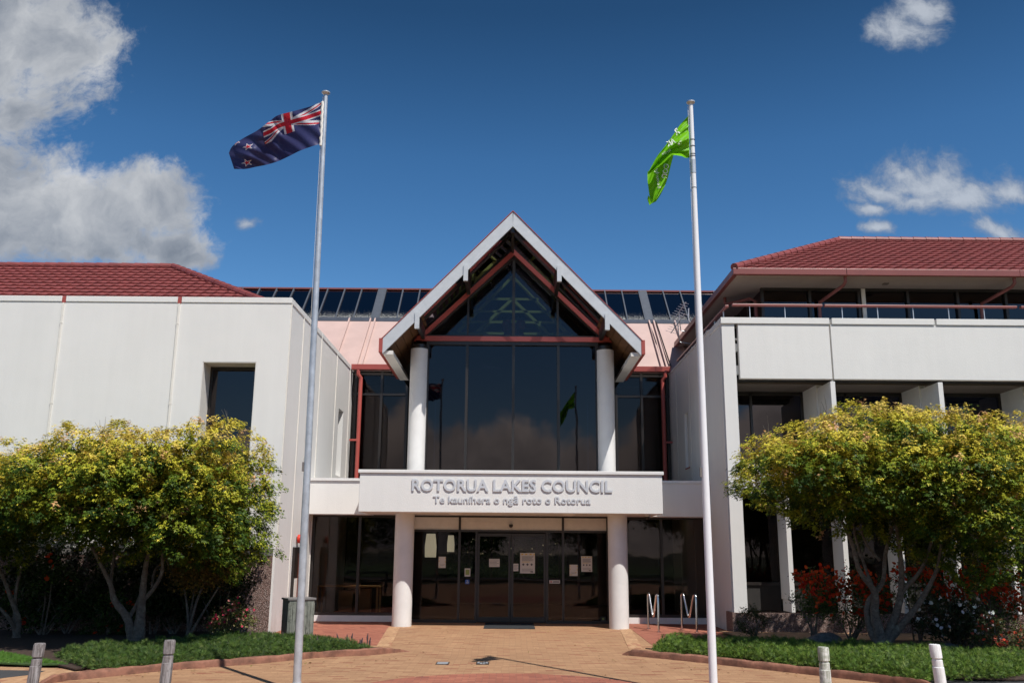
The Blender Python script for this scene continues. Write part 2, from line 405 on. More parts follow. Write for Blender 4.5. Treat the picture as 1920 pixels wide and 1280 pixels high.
# garden beds
bedL = [G(720,1219),G(600,1226),G(480,1233),G(325,1244),G(175,1256),G(140,1259),G(90,1247),G(0,1232)]
bl = [(p.x,p.y) for p in bedL]
bl = bl + [(-26,17.5),(-26,21.3),(-5.37,21.3),(-5.1,19.9),(-4.2,19.1),(-3.2,18.7)]
sheet(bl[::-1], .05, 'garden_bed', M['soil'])
bedR = [G(1210,1219),G(1318,1229),G(1516,1251),G(1700,1274)]
br_ = [(p.x,p.y) for p in bedR] + [(7.6,14.4),(12,15.5),(26,17),(26,21.2),(5.4,21.2),(5.0,19.2),(2.95,18.4)]
sheet(br_, .05, 'garden_bed', M['soil'])
sheet([(4.9,22.3),(5.2,20.4),(26,20.4),(26,22.3)], .056, 'garden_path', M['header'])
def lawn():
    a = G(0,1218); b = G(128,1251); c = G(60,1252); d = G(0,1249)
    sheet([(-26,15.2),(d.x,d.y),(c.x,c.y),(b.x,b.y),(-8.6,16.6),(a.x,17.2),(-26,17.2)], .06, 'lawn', M['grass'])
lawn()
p = [G(0,1256.5),G(85,1258),G(60,1265),G(0,1272)]
sheet([(-14,14.0),(p[3].x,p[3].y),(p[2].x,p[2].y),(p[1].x,p[1].y),(p[0].x,p[0].y),(-14,14.9)], .012, 'asphalt_path', M['asphalt'])
p = [G(0,1250),G(160,1254),G(120,1275),G(75,1279),G(40,1284),G(0,1284)]
sheet([(q.x,q.y) for q in reversed(p)], .008, 'paving_border', M['header'])
p = G(1700,1278)
sheet([(p.x,p.y-.25),(14,12.2),(14,15.4),(p.x+1.2,p.y+.9),(p.x+.3,p.y+.1)], .012, 'asphalt_path', M['asphalt'])
def kerb(front, top, h0, h1):
    """rounded kerb of moulded units between its front foot line and its back line"""
    n = 60; mb = MB()
    def samp(pts, t):
        k = t*(len(pts)-1); i = min(int(k), len(pts)-2); return pts[i].lerp(pts[i+1], k-i)
    prof = [(0,0),(.03,.55),(.10,.85),(.3,1),(.75,1),(1,.88),(1,.0)]
    for k in range(n+1):
        t = k/n; f = samp(front,t); b = samp(top,t); h = h0+(h1-h0)*t
        hh = h*min(1, t*9+.15)*min(1, (1-t)*14+.2)
        joint = .012 if k % 5 == 0 else 0
        for u_, q in prof:
            c = f.lerp(b, u_); mb.v.append((c.x, c.y+joint*.3, q*(hh-joint)+random.uniform(-.003,.003)))
    m_ = len(prof)
    for k in range(n):
        for j in range(m_-1): mb.face([k*m_+j, k*m_+j+1, (k+1)*m_+j+1, (k+1)*m_+j])
    return structure(mb, 'kerb', M['kerb'], smooth=True)
h = .10
kerb([G(770,1221),G(700,1224),G(600,1232),G(480,1244),G(325,1255),G(240,1264),G(175,1271),G(120,1275.5),G(70,1281)],
     [G(765,1220),G(705,1216,h),G(600,1221,h),G(480,1230,h),G(325,1242,h),G(240,1249,h),G(175,1254,h),G(135,1260,h),G(78,1277,.05)], .11, .11)
kerb([G(1165,1227),G(1199,1230),G(1318,1242),G(1516,1264),G(1655,1280),G(1760,1293)],
     [G(1170,1226),G(1219,1220,h),G(1318,1228,h),G(1516,1250,h),G(1655,1266,h),G(1770,1280,h)], .11, .12)

# ------------------------------------------------------------------ the building
B = thing('civic_building', 'cream rendered civic centre with red tiled wings and a steep glazed entrance gable', 'building', (0,24,0))
XL, YL, XR, YR = -5.35, 21.2, 5.28, 22.2
ZT = 7.78
# ---- left wing
mb = MB().mat(M['plaster'])
mb.box(-30,-7.37,YL,YL+.6,1.86,ZT-.14); mb.box(-6.09,XL,YL,YL+.6,1.86,ZT-.14)
mb.box(-7.37,-6.09,YL,YL+.6,6.19,ZT-.14); mb.box(-7.37,-6.09,YL,YL+.6,1.86,2.1)
mb.box(-5.95,XL,YL+.6,27.85,0,ZT-.14); mb.box(-5.95,XL,28.65,30.2,0,ZT-.14)
mb.box(-5.95,XL,27.85,28.65,0,4.05); mb.box(-5.95,XL,27.85,28.65,6.1,ZT-.14)
mb.box(-5.95,XL,YL+.0,YL+.6,0,1.86)
part(mb, 'wall', None, B, 'white rendered wall of the left wing')
mb = MB(); mb.box(-30,-5.40,YL-.035,YL-.002,0,1.70); part(mb, 'plinth', M['pebble'], B, 'brown exposed aggregate base of the left wing')
mb = MB(); mb.box(-30,-5.395,YL-.045,YL-.002,1.702,1.86); part(mb, 'plinth_cap', M['pebble_dark'], B)
# coping in pieces with gaps at the joints
for x0, x1 in ((-30,-10.90),(-10.80,-8.10),(-8.0,XL+.02)):
    part(box(x0,x1,YL-.02,YL+.62,ZT-.139,ZT).mat(M['plaster']) if False else box(x0,x1,YL-.02,YL+.62,ZT-.139,ZT), 'coping', M['plaster'], B, bevel=.008)
for y0, y1 in ((YL+.625,24.82),(24.86,27.18),(27.22,29.48),(29.52,30.2)):
    part(box(-5.97,XL+.02,y0,y1,ZT-.139,ZT), 'coping', M['plaster'], B, bevel=.008)
for x in (-10.85,-8.05):
    mb = MB().mat(M['strip']); mb.box(x-.022,x+.022,YL-.03,YL-.003,1.9,ZT-.17)
    for z in (3.2,5.15,7.1): mb.box(x-.028,x+.028,YL-.036,YL-.003,z,z+.03)
    mb.mat(M['red']).box(x-.045,x+.045,YL-.012,YL+.3,ZT-.16,ZT-.02)
    part(mb, 'joint_strip', None, B)
for y in (22.6,24.85,27.2,29.5): part(box(XL+.003,XL+.022,y-.022,y+.022,.0,ZT-.15), 'joint_strip', M['strip'], B)
part(box(XL+.002,XL+.03,YL+.01,YL+.05,1.9,ZT-.15), 'corner_bead', M['strip'], B)
wn = part(MB().mat(M['reveal']).box(-7.368,-7.35,YL+.004,YL+.6,2.1,6.18).box(-6.108,-6.092,YL+.004,YL+.6,2.1,6.18).box(-7.35,-6.108,YL+.004,YL+.6,6.17,6.186).box(-7.35,-6.108,YL+.004,YL+.6,2.101,2.12), 'window', None, B)
mb = MB(); mb.box(-7.35,-7.29,YL+.54,YL+.6,2.12,6.17); mb.box(-6.168,-6.108,YL+.54,YL+.6,2.12,6.17); mb.box(-7.29,-6.168,YL+.54,YL+.6,6.10,6.17); mb.box(-7.29,-6.168,YL+.54,YL+.6,2.12,2.2)
part(mb, 'frame', M['bronze'], wn)
part(box(-7.29,-6.168,YL+.56,YL+.575,2.2,6.10), 'pane', M['glass_dark'], wn)
part(box(-7.8,-5.96,YL+1.2,YL+1.25,1.5,7), 'dark_backing', M['dark'], wn)  # near-black sheet behind the pane, standing in for the unlit room
wn = part(MB().box(-5.75,-5.70,27.85,28.65,4.05,6.1), 'window', M['glass_dark'], B)
part(MB().box(-5.70,-5.64,27.85,27.91,4.05,6.1).box(-5.70,-5.64,28.59,28.65,4.05,6.1).box(-5.70,-5.64,27.91,28.59,6.04,6.1).box(-5.70,-5.64,27.91,28.59,4.05,4.11), 'frame', M['bronze'], wn)

def tile_roof(A, Sl, O, L, Hs, clips):
    """pressed tiles: courses with a dropped lip and a rolling wave; A along the eave, Sl up the slope, O the eave corner"""
    A = Vector(A).normalized(); Sl = Vector(Sl).normalized(); N = A.cross(Sl); O = Vector(O)
    c = .37; nc = int(Hs/c)+1; per = .30; seg = 8; na = int(L/per*seg)
    ph = np.arange(na+1)/seg
    wave = .016*np.maximum(0, np.cos(2*np.pi*ph))**.8 + .006*np.sin(2*np.pi*ph)
    vs = []; fs = []
    a = np.arange(na+1)*per/seg
    rows = []
    for k in range(nc):
        s0 = k*c; s1 = min((k+1)*c, Hs)
        for s, off in ((s0,-.006),(s0,.046),(s0+.02,.052),(s1,.0)):
            lip = .010*np.cos(2*np.pi*ph) if off > .01 else 0*ph
            pts = np.array(O)[None,:] + a[:,None]*np.array(A)[None,:] + ((s-lip)[:,None] if hasattr(s-lip,'__len__') else s)*np.array(Sl)[None,:] + (wave+off)[:,None]*np.array(N)[None,:]
            rows.append(len(vs)); vs.extend(map(tuple, pts))
    for r in range(len(rows)-1):
        b0, b1 = rows[r], rows[r+1]
        for j in range(na): fs.append((b0+j, b0+j+1, b1+j+1, b1+j))
    me = bpy.data.meshes.new('t'); me.from_pydata(vs, [], fs)
    bm = bmesh.new(); bm.from_mesh(me)
    for co, no in clips: bmesh.ops.bisect_plane(bm, geom=bm.verts[:]+bm.edges[:]+bm.faces[:], plane_co=co, plane_no=no, clear_outer=True)
    bm.to_mesh(me); bm.free()
    m_ = MB(); m_.v = [tuple(q.co) for q in me.vertices]; m_.f = [tuple(q.vertices) for q in me.polygons]; m_.mi = [0]*len(m_.f)
    bpy.data.meshes.remove(me); return m_
def ridge_caps(a, b, r=.10, step=.38):
    a, b = Vector(a), Vector(b); n = max(1, int((b-a).length/step)); mb = MB()
    for k in range(n):
        p0 = a.lerp(b, k/n); p1 = a.lerp(b, (k+1.08)/n)
        mb.tube([p0, p1], [r*1.08, r*.93], 10)
    return mb
# left roof: eave behind the parapet, ridge end at the hip
m_s = .546; rl_e = Vector((-5.87,21.7,7.66)); rl_r = Vector((-10.17,26.0,10.01))
sl_len = math.hypot(4.3, 2.35)
mb = tile_roof((1,0,0), (0,4.3,2.35), (-30,21.7,7.66), 24.2, sl_len, [(rl_e, (1,1,0))])
rf = part(mb, 'roof', M['roofred'], B, 'red tiled hipped roof of the left wing')
mb = MB(); mb.face([0,1,2]); mb.v = [tuple(rl_e), (-5.87,30.3,7.72), tuple(rl_r)]; mb.face([0,2,3,4]); mb.v += [(-30,26,10.05),(-30,21.7,7.70)]
mb.v[0] = tuple(rl_e - Vector((0,0,.03)))
mb.f = [(0,1,2)]; mb.mi = [0]; mb.f.append((1,5,3,2)); mb.mi.append(0); mb.v[5:] = []; mb.v.append((-30,30.3,7.72))
part(mb, 'hip_slope', M['roofred'], rf)
part(ridge_caps(rl_e+Vector((.05,-.05,.03)), rl_r+Vector((0,0,.05)), .10), 'hip_cap', M['roofred'], rf)
part(ridge_caps((-30,26,10.05), rl_r+Vector((0,0,.04)), .10), 'ridge_cap', M['roofred'], rf)

# ---- right wing
mb = MB().mat(M['plaster'])
mb.box(XR,XR+.32,YR,YR+1.4,.48,7.47)
mb.box(XR,XR+.55,YR+1.4,26.9,0,7.61); mb.box(XR,XR+.55,27.5,30.2,0,7.61)
mb.box(XR,XR+.55,26.9,27.5,0,4.3); mb.box(XR,XR+.55,26.9,27.5,5.95,7.61)
mb.box(XR,XR+.32,YR+.02,YR+1.4,0,.48)
part(mb, 'wall', None, B, 'white rendered side wall of the right wing')
part(box(XR+.08,XR+.13,26.9,27.5,4.3,5.95), 'window', M['reveal'], B)
part(box(XR-.02,XR+.06,26.88,27.52,4.26,4.298), 'window_sill', M['red'], B)
parts(MB().box(XR-.03,XR-.002,YR+.05,YR+.09,.5,7.6).box(XR-.012,XR-.002,YR+.16,YR+.19,.5,7.6), 'corner_bead', M['plaster'], B)
for y in (24.4,26.58,28.7): part(box(XR-.014,XR-.002,y-.02,y+.02,0,7.6), 'joint_strip', M['strip'], B)
part(box(XR-.02,XR+.33,YR+.2,YR+1.4,7.471,7.63), 'coping', M['plaster'], B, bevel=.008)
part(box(XR-.02,XR+.57,YR+1.42,30.2,7.611,7.66), 'coping', M['plaster'], B)
part(MB().box(XR-.07,XR+.0,22.3,22.75,.0,.48).box(XR-.07,30,YR-.10,YR-.002,0,.48).box(XR-.07,XR-.002,YR-.002,22.3,0,.48), 'plinth', M['pebble'], B, 'brown exposed aggregate base of the right wing')
for x0, x1 in ((5.69,7.985),(8.025,13.4),(13.44,18.8),(18.84,24)):
    part(box(x0,x1,YR-.01,YR+.14,6.07,7.465), 'parapet_panel', M['plaster'], B, bevel=.006)
for x0, x1 in ((XR-.02,8.00),(8.06,10.65),(10.70,13.4),(13.44,18.8)):
    part(box(x0,x1,YR-.04,YR+.195,7.471,7.63), 'coping', M['plaster'], B, bevel=.008)
mb = MB()
for z0, z1 in ((6.2,6.42),(6.78,6.98),(7.08,7.12)): mb.box(5.601,5.688,YR+.10,YR+.3,z0,z1)
parts(mb, 'panel_bracket', M['plaster'], B)
part(box(5.6,24,YR+.3,YR+.36,6.16,7.47), 'balcony_upstand', M['dark'], B)
part(box(7.987,8.023,YR+.06,YR+.13,6.02,7.46), 'joint_strip', M['strip'], B)
for k in range(6):       # upper fins
    x = 8.05+2.68*k
    part(MB().box(x-.12,x,YR+.02,YR+1.0,3.98,6.02).box(x-.16,x-.0,YR+1.0,YR+2.1,3.98,6.10), 'fin', M['plaster'], B, bevel=.006)
for k in range(12):      # lower fins with a foot
    x = 6.73+1.335*k
    part(MB().box(x-.115,x,YR+.0,YR+.72,.76,3.25).box(x-.085,x,YR+.03,YR+.72,.485,.76), 'fin', M['plaster'], B, bevel=.005)
part(box(5.6,24,YR+.02,YR+1.2,3.25,3.55), 'balcony_edge', M['plaster'], B)
part(box(5.6,24,YR+.05,YR+2.1,3.552,3.97), 'balcony_slab', M['plaster'], B)
part(MB().mat(M['dark']).box(5.6,24,YR+.36,YR+.9,6.14,6.3).mat(M['ceiling']).box(5.6,24,YR+.9,YR+2.2,6.10,6.3), 'soffit', None, B)  # front strip coloured dark to stand in for a shaded recess
for k in range(6):
    x0 = 5.6+2.68*k - (0 if k == 0 else .23); x1 = 5.6+2.68*(k+1)-.39
    wn = part(box(x0,x1,YR+2.12,YR+2.14,3.97,6.10), 'window', M['glass_dark'], B)
    mb = MB()
    for xx in (x0,(x0+x1)/2-.3,x1-.06): mb.box(xx,xx+.06,YR+2.06,YR+2.12,3.98,6.09)
    mb.box(x0+.06,x1-.06,YR+2.06,YR+2.12,6.0,6.09); mb.box(x0+.06,x1-.06,YR+2.06,YR+2.12,4.0,4.08)
    part(mb, 'frame', M['bronze'], wn)
for k in range(12):
    x0 = 5.6 if k == 0 else 6.73+1.335*(k-1); x1 = 6.73-.12+1.335*k
    wn = part(box(x0,x1,YR+.76,YR+.78,1.15,3.24), 'window', M['glass_shop'], B)
    part(MB().box(x0,x1,YR+.70,YR+.8,1.08,1.15).box(x0,x0+.05,YR+.72,YR+.8,1.15,3.2).box(x0,x1,YR+.72,YR+.8,3.18,3.249), 'frame', M['bronze'], wn)
    part(box(x0,x1,YR+.74,YR+.80,.485,1.08), 'spandrel', M['dark'], wn)
part(box(6.1,6.5,YR+1.1,YR+1.14,1.2,1.6), 'picture_frame', M['timber'], B) if False else None
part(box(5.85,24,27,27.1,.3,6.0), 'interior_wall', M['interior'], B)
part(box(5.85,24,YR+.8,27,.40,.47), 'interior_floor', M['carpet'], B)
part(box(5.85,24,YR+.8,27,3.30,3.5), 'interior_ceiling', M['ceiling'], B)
# top storey, balcony, eaves, roof
M['eave'] = mat_simple('eave_lining', (.40,.34,.30), .7, var=.05)
part(box(5.84,24,YR+.4,30.2,7.48,7.56), 'balcony_floor', M['sheet_roof'], B)
xi, yi = 6.72, 23.6
part(MB().box(xi,24,yi+.07,yi+.09,7.57,8.83).box(xi+.07,xi+.09,yi+.09,30,7.57,8.83), 'window_wall', M['glass_dark'], B)
mb = MB()
for x in (6.72,8.0,9.33,10.65,12.0,13.3,14.6): mb.box(x,x+.07,yi-.01,yi+.07,7.57,8.82)
for y in (25,26.5,28,29.5): mb.box(xi-.01,xi+.07,y,y+.06,7.57,8.82)
mb.box(xi,24,yi-.02,yi+.066,8.76,8.83)
fr = part(mb, 'window_frame', M['bronze'], B)
part(box(9.42,9.52,yi-.06,yi-.012,7.57,8.81), 'post', M['strip'], B)
part(box(xi+.6,24,yi+1.5,yi+1.6,7.5,8.8), 'interior_wall', M['interior'], B)
ex, ey = 5.74, 22.4
part(box(ex+.05,24,ey+.05,31,8.83,8.86), 'soffit', M['eave'], B)
mb = MB(); mb.box(ex-.06,13.06,ey-.06,ey+.06,8.82,8.99); mb.box(13.064,24,ey-.06,ey+.06,8.82,8.99); mb.box(ex-.06,ex+.06,ey+.062,31,8.82,8.99)
mb.box(8.6,8.606,ey-.064,ey-.06,8.82,8.99)
part(mb, 'gutter', M['maroon'], B, bevel=.01)
rr = Vector((10.14,26.8,11.28)); re = Vector((5.74,22.4,8.96))
mb = tile_roof((1,0,0), (0,4.4,2.32), (5.6,22.4,8.96), 18.5, math.hypot(4.4,2.32), [(re, (-1,1,0))])
rf = part(mb, 'roof', M['roofred'], B, 'red tiled hipped roof of the right wing')
mb = MB(); mb.v = [tuple(re), (5.74,31.2,9.0), tuple(rr), (24,26.8,11.28), (24,31.2,9.0)]; mb.f = [(0,2,1),(1,2,3,4)]; mb.mi = [0,0]
part(mb, 'hip_slope', M['roofred'], rf)
part(ridge_caps(re+Vector((-.02,-.02,.06)), rr+Vector((0,0,.06)), .10), 'hip_cap', M['roofred'], rf)
part(ridge_caps(rr+Vector((0,0,.07)), (24,26.8,11.35), .10), 'ridge_cap', M['roofred'], rf)
for xs, xd in ((8.62,8.25),(13.0,12.6)):
    part(MB().tube([(xs,ey+.12,8.84),(xs,ey+.12,8.70),(xs-.03,ey+.2,8.62),(xd,yi-.12,8.40),(xd,yi-.08,8.3),(xd,yi-.08,7.56)], .045, 10), 'downpipe', M['maroon'], B, smooth=True)
part(MB().tube([(5.98,24.6,8.84),(5.98,24.6,8.66),(6.05,24.5,8.62),(6.5,23.9,8.60),(6.62,23.8,8.5),(6.62,23.8,7.56)], .045, 10), 'downpipe', M['maroon'], B, smooth=True)
hr = None
for nm, x0, x1 in (('a',5.62,7.93),('b',7.98,12.9),('c',13.0,20)):
    o = part(box(x0,x1,22.36,22.46,7.985,8.045), 'handrail', M['maroon'], B, bevel=.01)
    mb = MB(); n = max(2, int((x1-x0)/.95)); 
    for k in range(n): x = x0+.45+k*(x1-x0-.6)/n*1.05; mb.box(x-.009,x+.009,22.40,22.42,7.6,7.984)
    parts(mb, 'baluster', M['galv'], o)
o = part(box(5.47,5.56,22.5,29.5,7.985,8.045), 'handrail', M['maroon'], B, bevel=.01)
mb = MB()
for k in range(7): mb.box(5.50,5.53,22.9+k*1.05,22.93+k*1.05,7.63,7.984)
parts(mb, 'baluster', M['galv'], o)
part(MB().mat(M['ceiling']).obox((9.9,23.1,8.82),(.07,0,0),(0,.07,0),(0,0,.012)), 'soffit_light', None, B)

# ---- pink roof and glazed ridge
def roofpt(x, s):        # s metres back from the eave, 45 degrees
    return (x, 29.9+s, 7.78+s*.885)
part(MB().prism([roofpt(-12,0),roofpt(12,0),roofpt(12,2.62),roofpt(-12,2.62)], (0,.10,-.10)), 'roof', M['pink'], B, 'pink sheet metal slope below the ridge glazing')
mb = MB()
for x in [s_*q for s_ in (-1,1) for q in (3.95,5.05,5.22,6.0)]:
    mb.prism([(x-.025,29.86,7.78),(x+.025,29.86,7.78),(x+.025,32.48,10.10),(x-.025,32.48,10.10)], (0,-.05,.06))
parts(mb, 'roof_rib', M['pink'], B)
parts(MB().tube([roofpt(5.07,.1),(5.07,31.2,9.05),(5.04,32.3,10.0)], .03, 8).tube([(5.35,29.9,7.9),(5.32,31,8.88),(5.3,32.4,10.08)], .025, 8), 'roof_pipe', M['bronze'], B)
part(box(-12,12,32.42,32.62,10.03,10.17), 'flashing', M['barmetal'], B)
gz = part(MB().prism([(-12,32.62,10.17),(12,32.62,10.17),(12,34.2,11.73),(-12,34.2,11.73)], (0,.012,-.012)), 'ridge_glazing', M['glass_roof'], B)
mb = MB(); mb2 = MB()
def bar(mm, x, w_): mm.prism([(x-w_,32.58,10.14),(x+w_,32.58,10.14),(x+w_,34.22,11.76),(x-w_,34.22,11.76)], (0,-.045,.045))
for sg in (-1,1):
    for k in range(9): bar(mb, sg*(5.22+.665*k), .022)
    for k in range(6): bar(mb, sg*(4.94-.665*k), .022)
    bar(mb2, sg*5.08, .115)
parts(mb, 'glazing_bar', M['barmetal'], gz); parts(mb2, 'glazing_flashing', M['barmetal'], gz)
part(box(-12,12,34.15,34.35,11.74,11.80), 'ridge_cap', M['maroon'], gz)
mb = MB()
for k in range(-12,13): mb.prism([(k-.03,34.1,11.45),(k+.03,34.1,11.45),(k+.3,33.0,10.36),(k+.24,33.0,10.36)], (.0,.05,-.08))
parts(mb, 'rafter', M['barmetal'], gz)
part(MB().prism([(-12,34.35,11.74),(12,34.35,11.74),(12,38.4,8),(-12,38.4,8)], (0,-.05,-.05)), 'rear_roof', M['pebble_dark'], B)
for a, b_ in ((-5.33,-3.5),(3.5,5.27)):
    part(box(a,b_,29.55,29.72,7.66,7.84), 'gutter', M['red'], B, bevel=.01)
    g = part(box(min(a,b_),max(a,b_),30.02,30.04,3.72,7.66), 'side_window', M['glass_shop'], B)
    mb = MB(); s_ = -1 if a < 0 else 1
    for x in (5.22,4.35,3.5): mb.box(s_*x-.04,s_*x+.04,29.94,30.02,3.72,7.66)
    for z in (3.72,6.86,7.55): mb.box(a,b_,29.95,30.015,z,z+.07)
    part(mb, 'frame', M['bronze'], g)
for s_ in (-1,1):
    x = s_*5.02
    dp = part(MB().tube([(x+s_*.08,29.62,7.66),(x+s_*.08,29.62,7.5),(x,29.7,7.40),(x,29.7,7.2),(x,29.7,3.7)], .065, 12), 'downpipe', M['redbeam'], B, smooth=True)
    part(MB().box(min(x,x+s_*.28),max(x,x+s_*.28),29.64,29.68,5.30,5.36), 'bracket', M['redbeam'], dp)

# ---- entrance: canopy, columns, gable
cn = part(MB().box(-3.72,3.72,22.5,24.62,2.752,3.69), 'canopy', M['plaster'], B, 'white canopy band carrying the council name', bevel=.01)
part(box(-3.76,3.76,22.46,22.75,3.692,3.775), 'coping', M['white'], cn, bevel=.01)
parts(MB().box(-3.76,-3.6,22.752,24.3,3.692,3.76).box(3.6,3.76,22.752,24.3,3.692,3.76), 'side_coping', M['white'], cn)
parts(MB().box(-1.363,-1.357,22.497,22.503,2.76,3.69).box(1.387,1.393,22.497,22.503,2.76,3.69), 'panel_joint', M['strip'], cn)
for x in (-1.35,1.45): part(MB().lathe((x,22.95),[(.02,2.70),(.13,2.712),(.19,2.735),(.20,2.751)],20), 'ceiling_light', M['white'], cn, smooth=True)
for s_ in (-1,1):
    a, b_ = sorted((s_*3.722, s_*(5.345 if s_ < 0 else 5.50)))
    if s_ > 0: b_ = 5.275
    f_ = part(MB().box(a,b_,24.28,25.1,2.75,3.62), 'flank_band', M['plaster'], B, 'white band beside the canopy', bevel=.006)
    part(box(a,b_,24.24,24.5,3.622,3.69), 'coping', M['white'], f_)
part(MB().box(-5.34,5.27,25.15,30.0,3.40,3.66), 'canopy_roof', M['sheet_roof'], B)
def column(x, y, z0, z1, r, collar):
    c = part(MB().lathe((x,y),[(r,z0),(r,z0+(z1-z0)*.5),(r,z1)],40), 'column', M['white'], B, smooth=True)
    if collar: part(MB().lathe((x,y),[(r-.03,z1),(r-.03,z1+.12)],32), 'collar', M['bronze'], c, smooth=True)
column(-2.70,23.62,0,2.751,.245,False); column(2.70,23.38,0,2.751,.245,False)
column(-2.64,25.30,3.67,7.42,.245,True); column(2.66,25.30,3.67,7.42,.245,True)

# lettering
def text_mesh(s, size, extr, off=0, sx=1.0):
    cu = bpy.data.curves.new('t','FONT'); cu.body = s; cu.size = size; cu.extrude = extr; cu.offset = off; cu.align_x = 'CENTER'; cu.resolution_u = 3
    o = bpy.data.objects.new('t', cu); scene.collection.objects.link(o)
    bpy.context.view_layer.update()
    me = bpy.data.meshes.new_from_object(o.evaluated_get(bpy.context.evaluated_depsgraph_get()))
    mb = MB(); mb.v = [tuple(q.co) for q in me.vertices]; mb.f = [tuple(q.vertices) for q in me.polygons]; mb.mi = [0]*len(mb.f)
    bpy.data.objects.remove(o); bpy.data.curves.remove(cu); bpy.data.meshes.remove(me)
    return mb
def fit_text(s, x0, x1, zbase, cap_h, y, extr, off):
    mb = text_mesh(s, 1.0, .02, off)
    xs = [q[0] for q in mb.v]; zs = [q[1] for q in mb.v]; capT = .73
    kx = (x1-x0)/(max(xs)-min(xs)); mid = (max(xs)+min(xs))/2; kz = cap_h/capT
    mb.v = [((q[0]-mid)*kx+(x0+x1)/2, y-(q[2]/.02)*extr*.5, zbase+q[1]*kz) for q in mb.v]
    return mb
part(fit_text('ROTORUA LAKES COUNCIL', -2.43, 2.49, 3.27, .29, 22.478, .014, .024), 'lettering', M['letters'], cn)
part(fit_text('Te kauníhera o ngā roto o Rotorua', -1.90, 1.96, 2.98, .175, 22.482, .012, .014), 'lettering', M['letters'], cn)

# storefront under the canopy
YS = 24.85
sf = part(box(-2.63,2.62,YS-.02,YS+.12,2.37,2.752), 'transom_panel', M['strip'], B)
mb = MB()
for x0, x1 in ((-2.66,-2.59),(-1.39,-1.33),(1.375,1.435),(2.57,2.64)): mb.box(x0,x1,YS-.06,YS+.1,0,2.75)
mb.box(-2.59,2.57,YS-.055,YS+.1,2.33,2.385)
mb.box(-2.59,2.57,YS-.05,YS+.1,2.712,2.75)
for x0, x1 in ((-.935,-.885),(.955,1.01)): mb.box(x0,x1,YS-.055,YS+.1,0,2.33)
for x0, x1 in ((-2.59,-1.39),(-1.33,-.935),(1.01,1.375),(1.435,2.57)): mb.box(x0,x1,YS-.04,YS+.08,0,.075)
part(mb, 'storefront_frame', M['bronze'], B)
for x0, x1 in ((-2.59,-1.39),(-1.33,-.935),(1.01,1.375),(1.435,2.57)):
    part(box(x0,x1,YS,YS+.012,.075,2.33), 'pane', M['glass_shop'], B)
for x0, x1 in ((-.88,.01),(.025,.95)):
    d = part(MB().box(x0,x0+.06,YS+.02,YS+.07,.02,2.30).box(x1-.06,x1,YS+.02,YS+.07,.02,2.30).box(x0+.06,x1-.06,YS+.02,YS+.07,2.22,2.30).box(x0+.06,x1-.06,YS+.02,YS+.07,.02,.15), 'door', M['bronze'], B)
    part(box(x0+.06,x1-.06,YS+.04,YS+.05,.15,2.22), 'pane', M['glass_shop'], d)
# shop windows beside the columns
for s_, xs in ((-1,(-5.34,-4.06,-3.0)),(1,(3.0,4.06,5.27))):
    y = 24.98
    sw = part(MB().box(xs[0],xs[0]+.07,y-.05,y+.08,.16,2.75).box(xs[1]-.035,xs[1]+.035,y-.05,y+.08,.16,2.75).box(xs[2]-.07,xs[2],y-.05,y+.08,.16,2.75).box(xs[0]+.07,xs[2]-.07,y-.045,y+.08,.16,.23).box(xs[0]+.07,xs[2]-.07,y-.045,y+.08,2.70,2.75), 'shop_window', M['bronze'], B)
    part(box(xs[0]+.07,xs[1]-.035,y,y+.012,.23,2.70), 'pane', M['glass_shop'], sw)
    part(box(xs[1]+.035,xs[2]-.07,y,y+.012,.23,2.70), 'pane', M['glass_shop'], sw)
    part(box(xs[0],xs[2],y-.06,y+.1,0,.158), 'sill', M['white'], sw)
# foyer behind the glass
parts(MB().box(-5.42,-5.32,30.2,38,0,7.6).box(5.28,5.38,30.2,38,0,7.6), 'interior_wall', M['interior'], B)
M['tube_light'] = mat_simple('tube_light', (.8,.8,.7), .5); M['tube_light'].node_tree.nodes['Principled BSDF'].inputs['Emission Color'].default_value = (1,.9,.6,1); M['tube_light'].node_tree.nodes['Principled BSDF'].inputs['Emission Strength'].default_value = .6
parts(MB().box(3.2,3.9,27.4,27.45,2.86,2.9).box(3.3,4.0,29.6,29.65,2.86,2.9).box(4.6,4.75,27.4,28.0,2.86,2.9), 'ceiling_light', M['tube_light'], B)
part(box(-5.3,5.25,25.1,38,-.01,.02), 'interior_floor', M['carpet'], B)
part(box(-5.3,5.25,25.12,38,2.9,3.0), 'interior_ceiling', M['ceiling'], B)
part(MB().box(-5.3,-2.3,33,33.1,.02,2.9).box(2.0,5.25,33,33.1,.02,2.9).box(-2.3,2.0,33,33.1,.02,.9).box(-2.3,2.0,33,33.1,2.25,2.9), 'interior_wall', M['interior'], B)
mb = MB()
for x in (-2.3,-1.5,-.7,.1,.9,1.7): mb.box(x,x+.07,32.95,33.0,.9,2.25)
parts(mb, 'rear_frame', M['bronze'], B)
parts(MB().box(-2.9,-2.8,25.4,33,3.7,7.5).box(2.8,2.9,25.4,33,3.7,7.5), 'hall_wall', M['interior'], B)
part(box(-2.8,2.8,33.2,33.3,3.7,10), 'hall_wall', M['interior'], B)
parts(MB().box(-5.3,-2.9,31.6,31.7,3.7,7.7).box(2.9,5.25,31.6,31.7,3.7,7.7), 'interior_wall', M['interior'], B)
parts(MB().box(-5.3,-2.9,30.1,31.6,7.5,7.6).box(2.9,5.25,30.1,31.6,7.5,7.6), 'interior_ceiling', M['dark'], B)

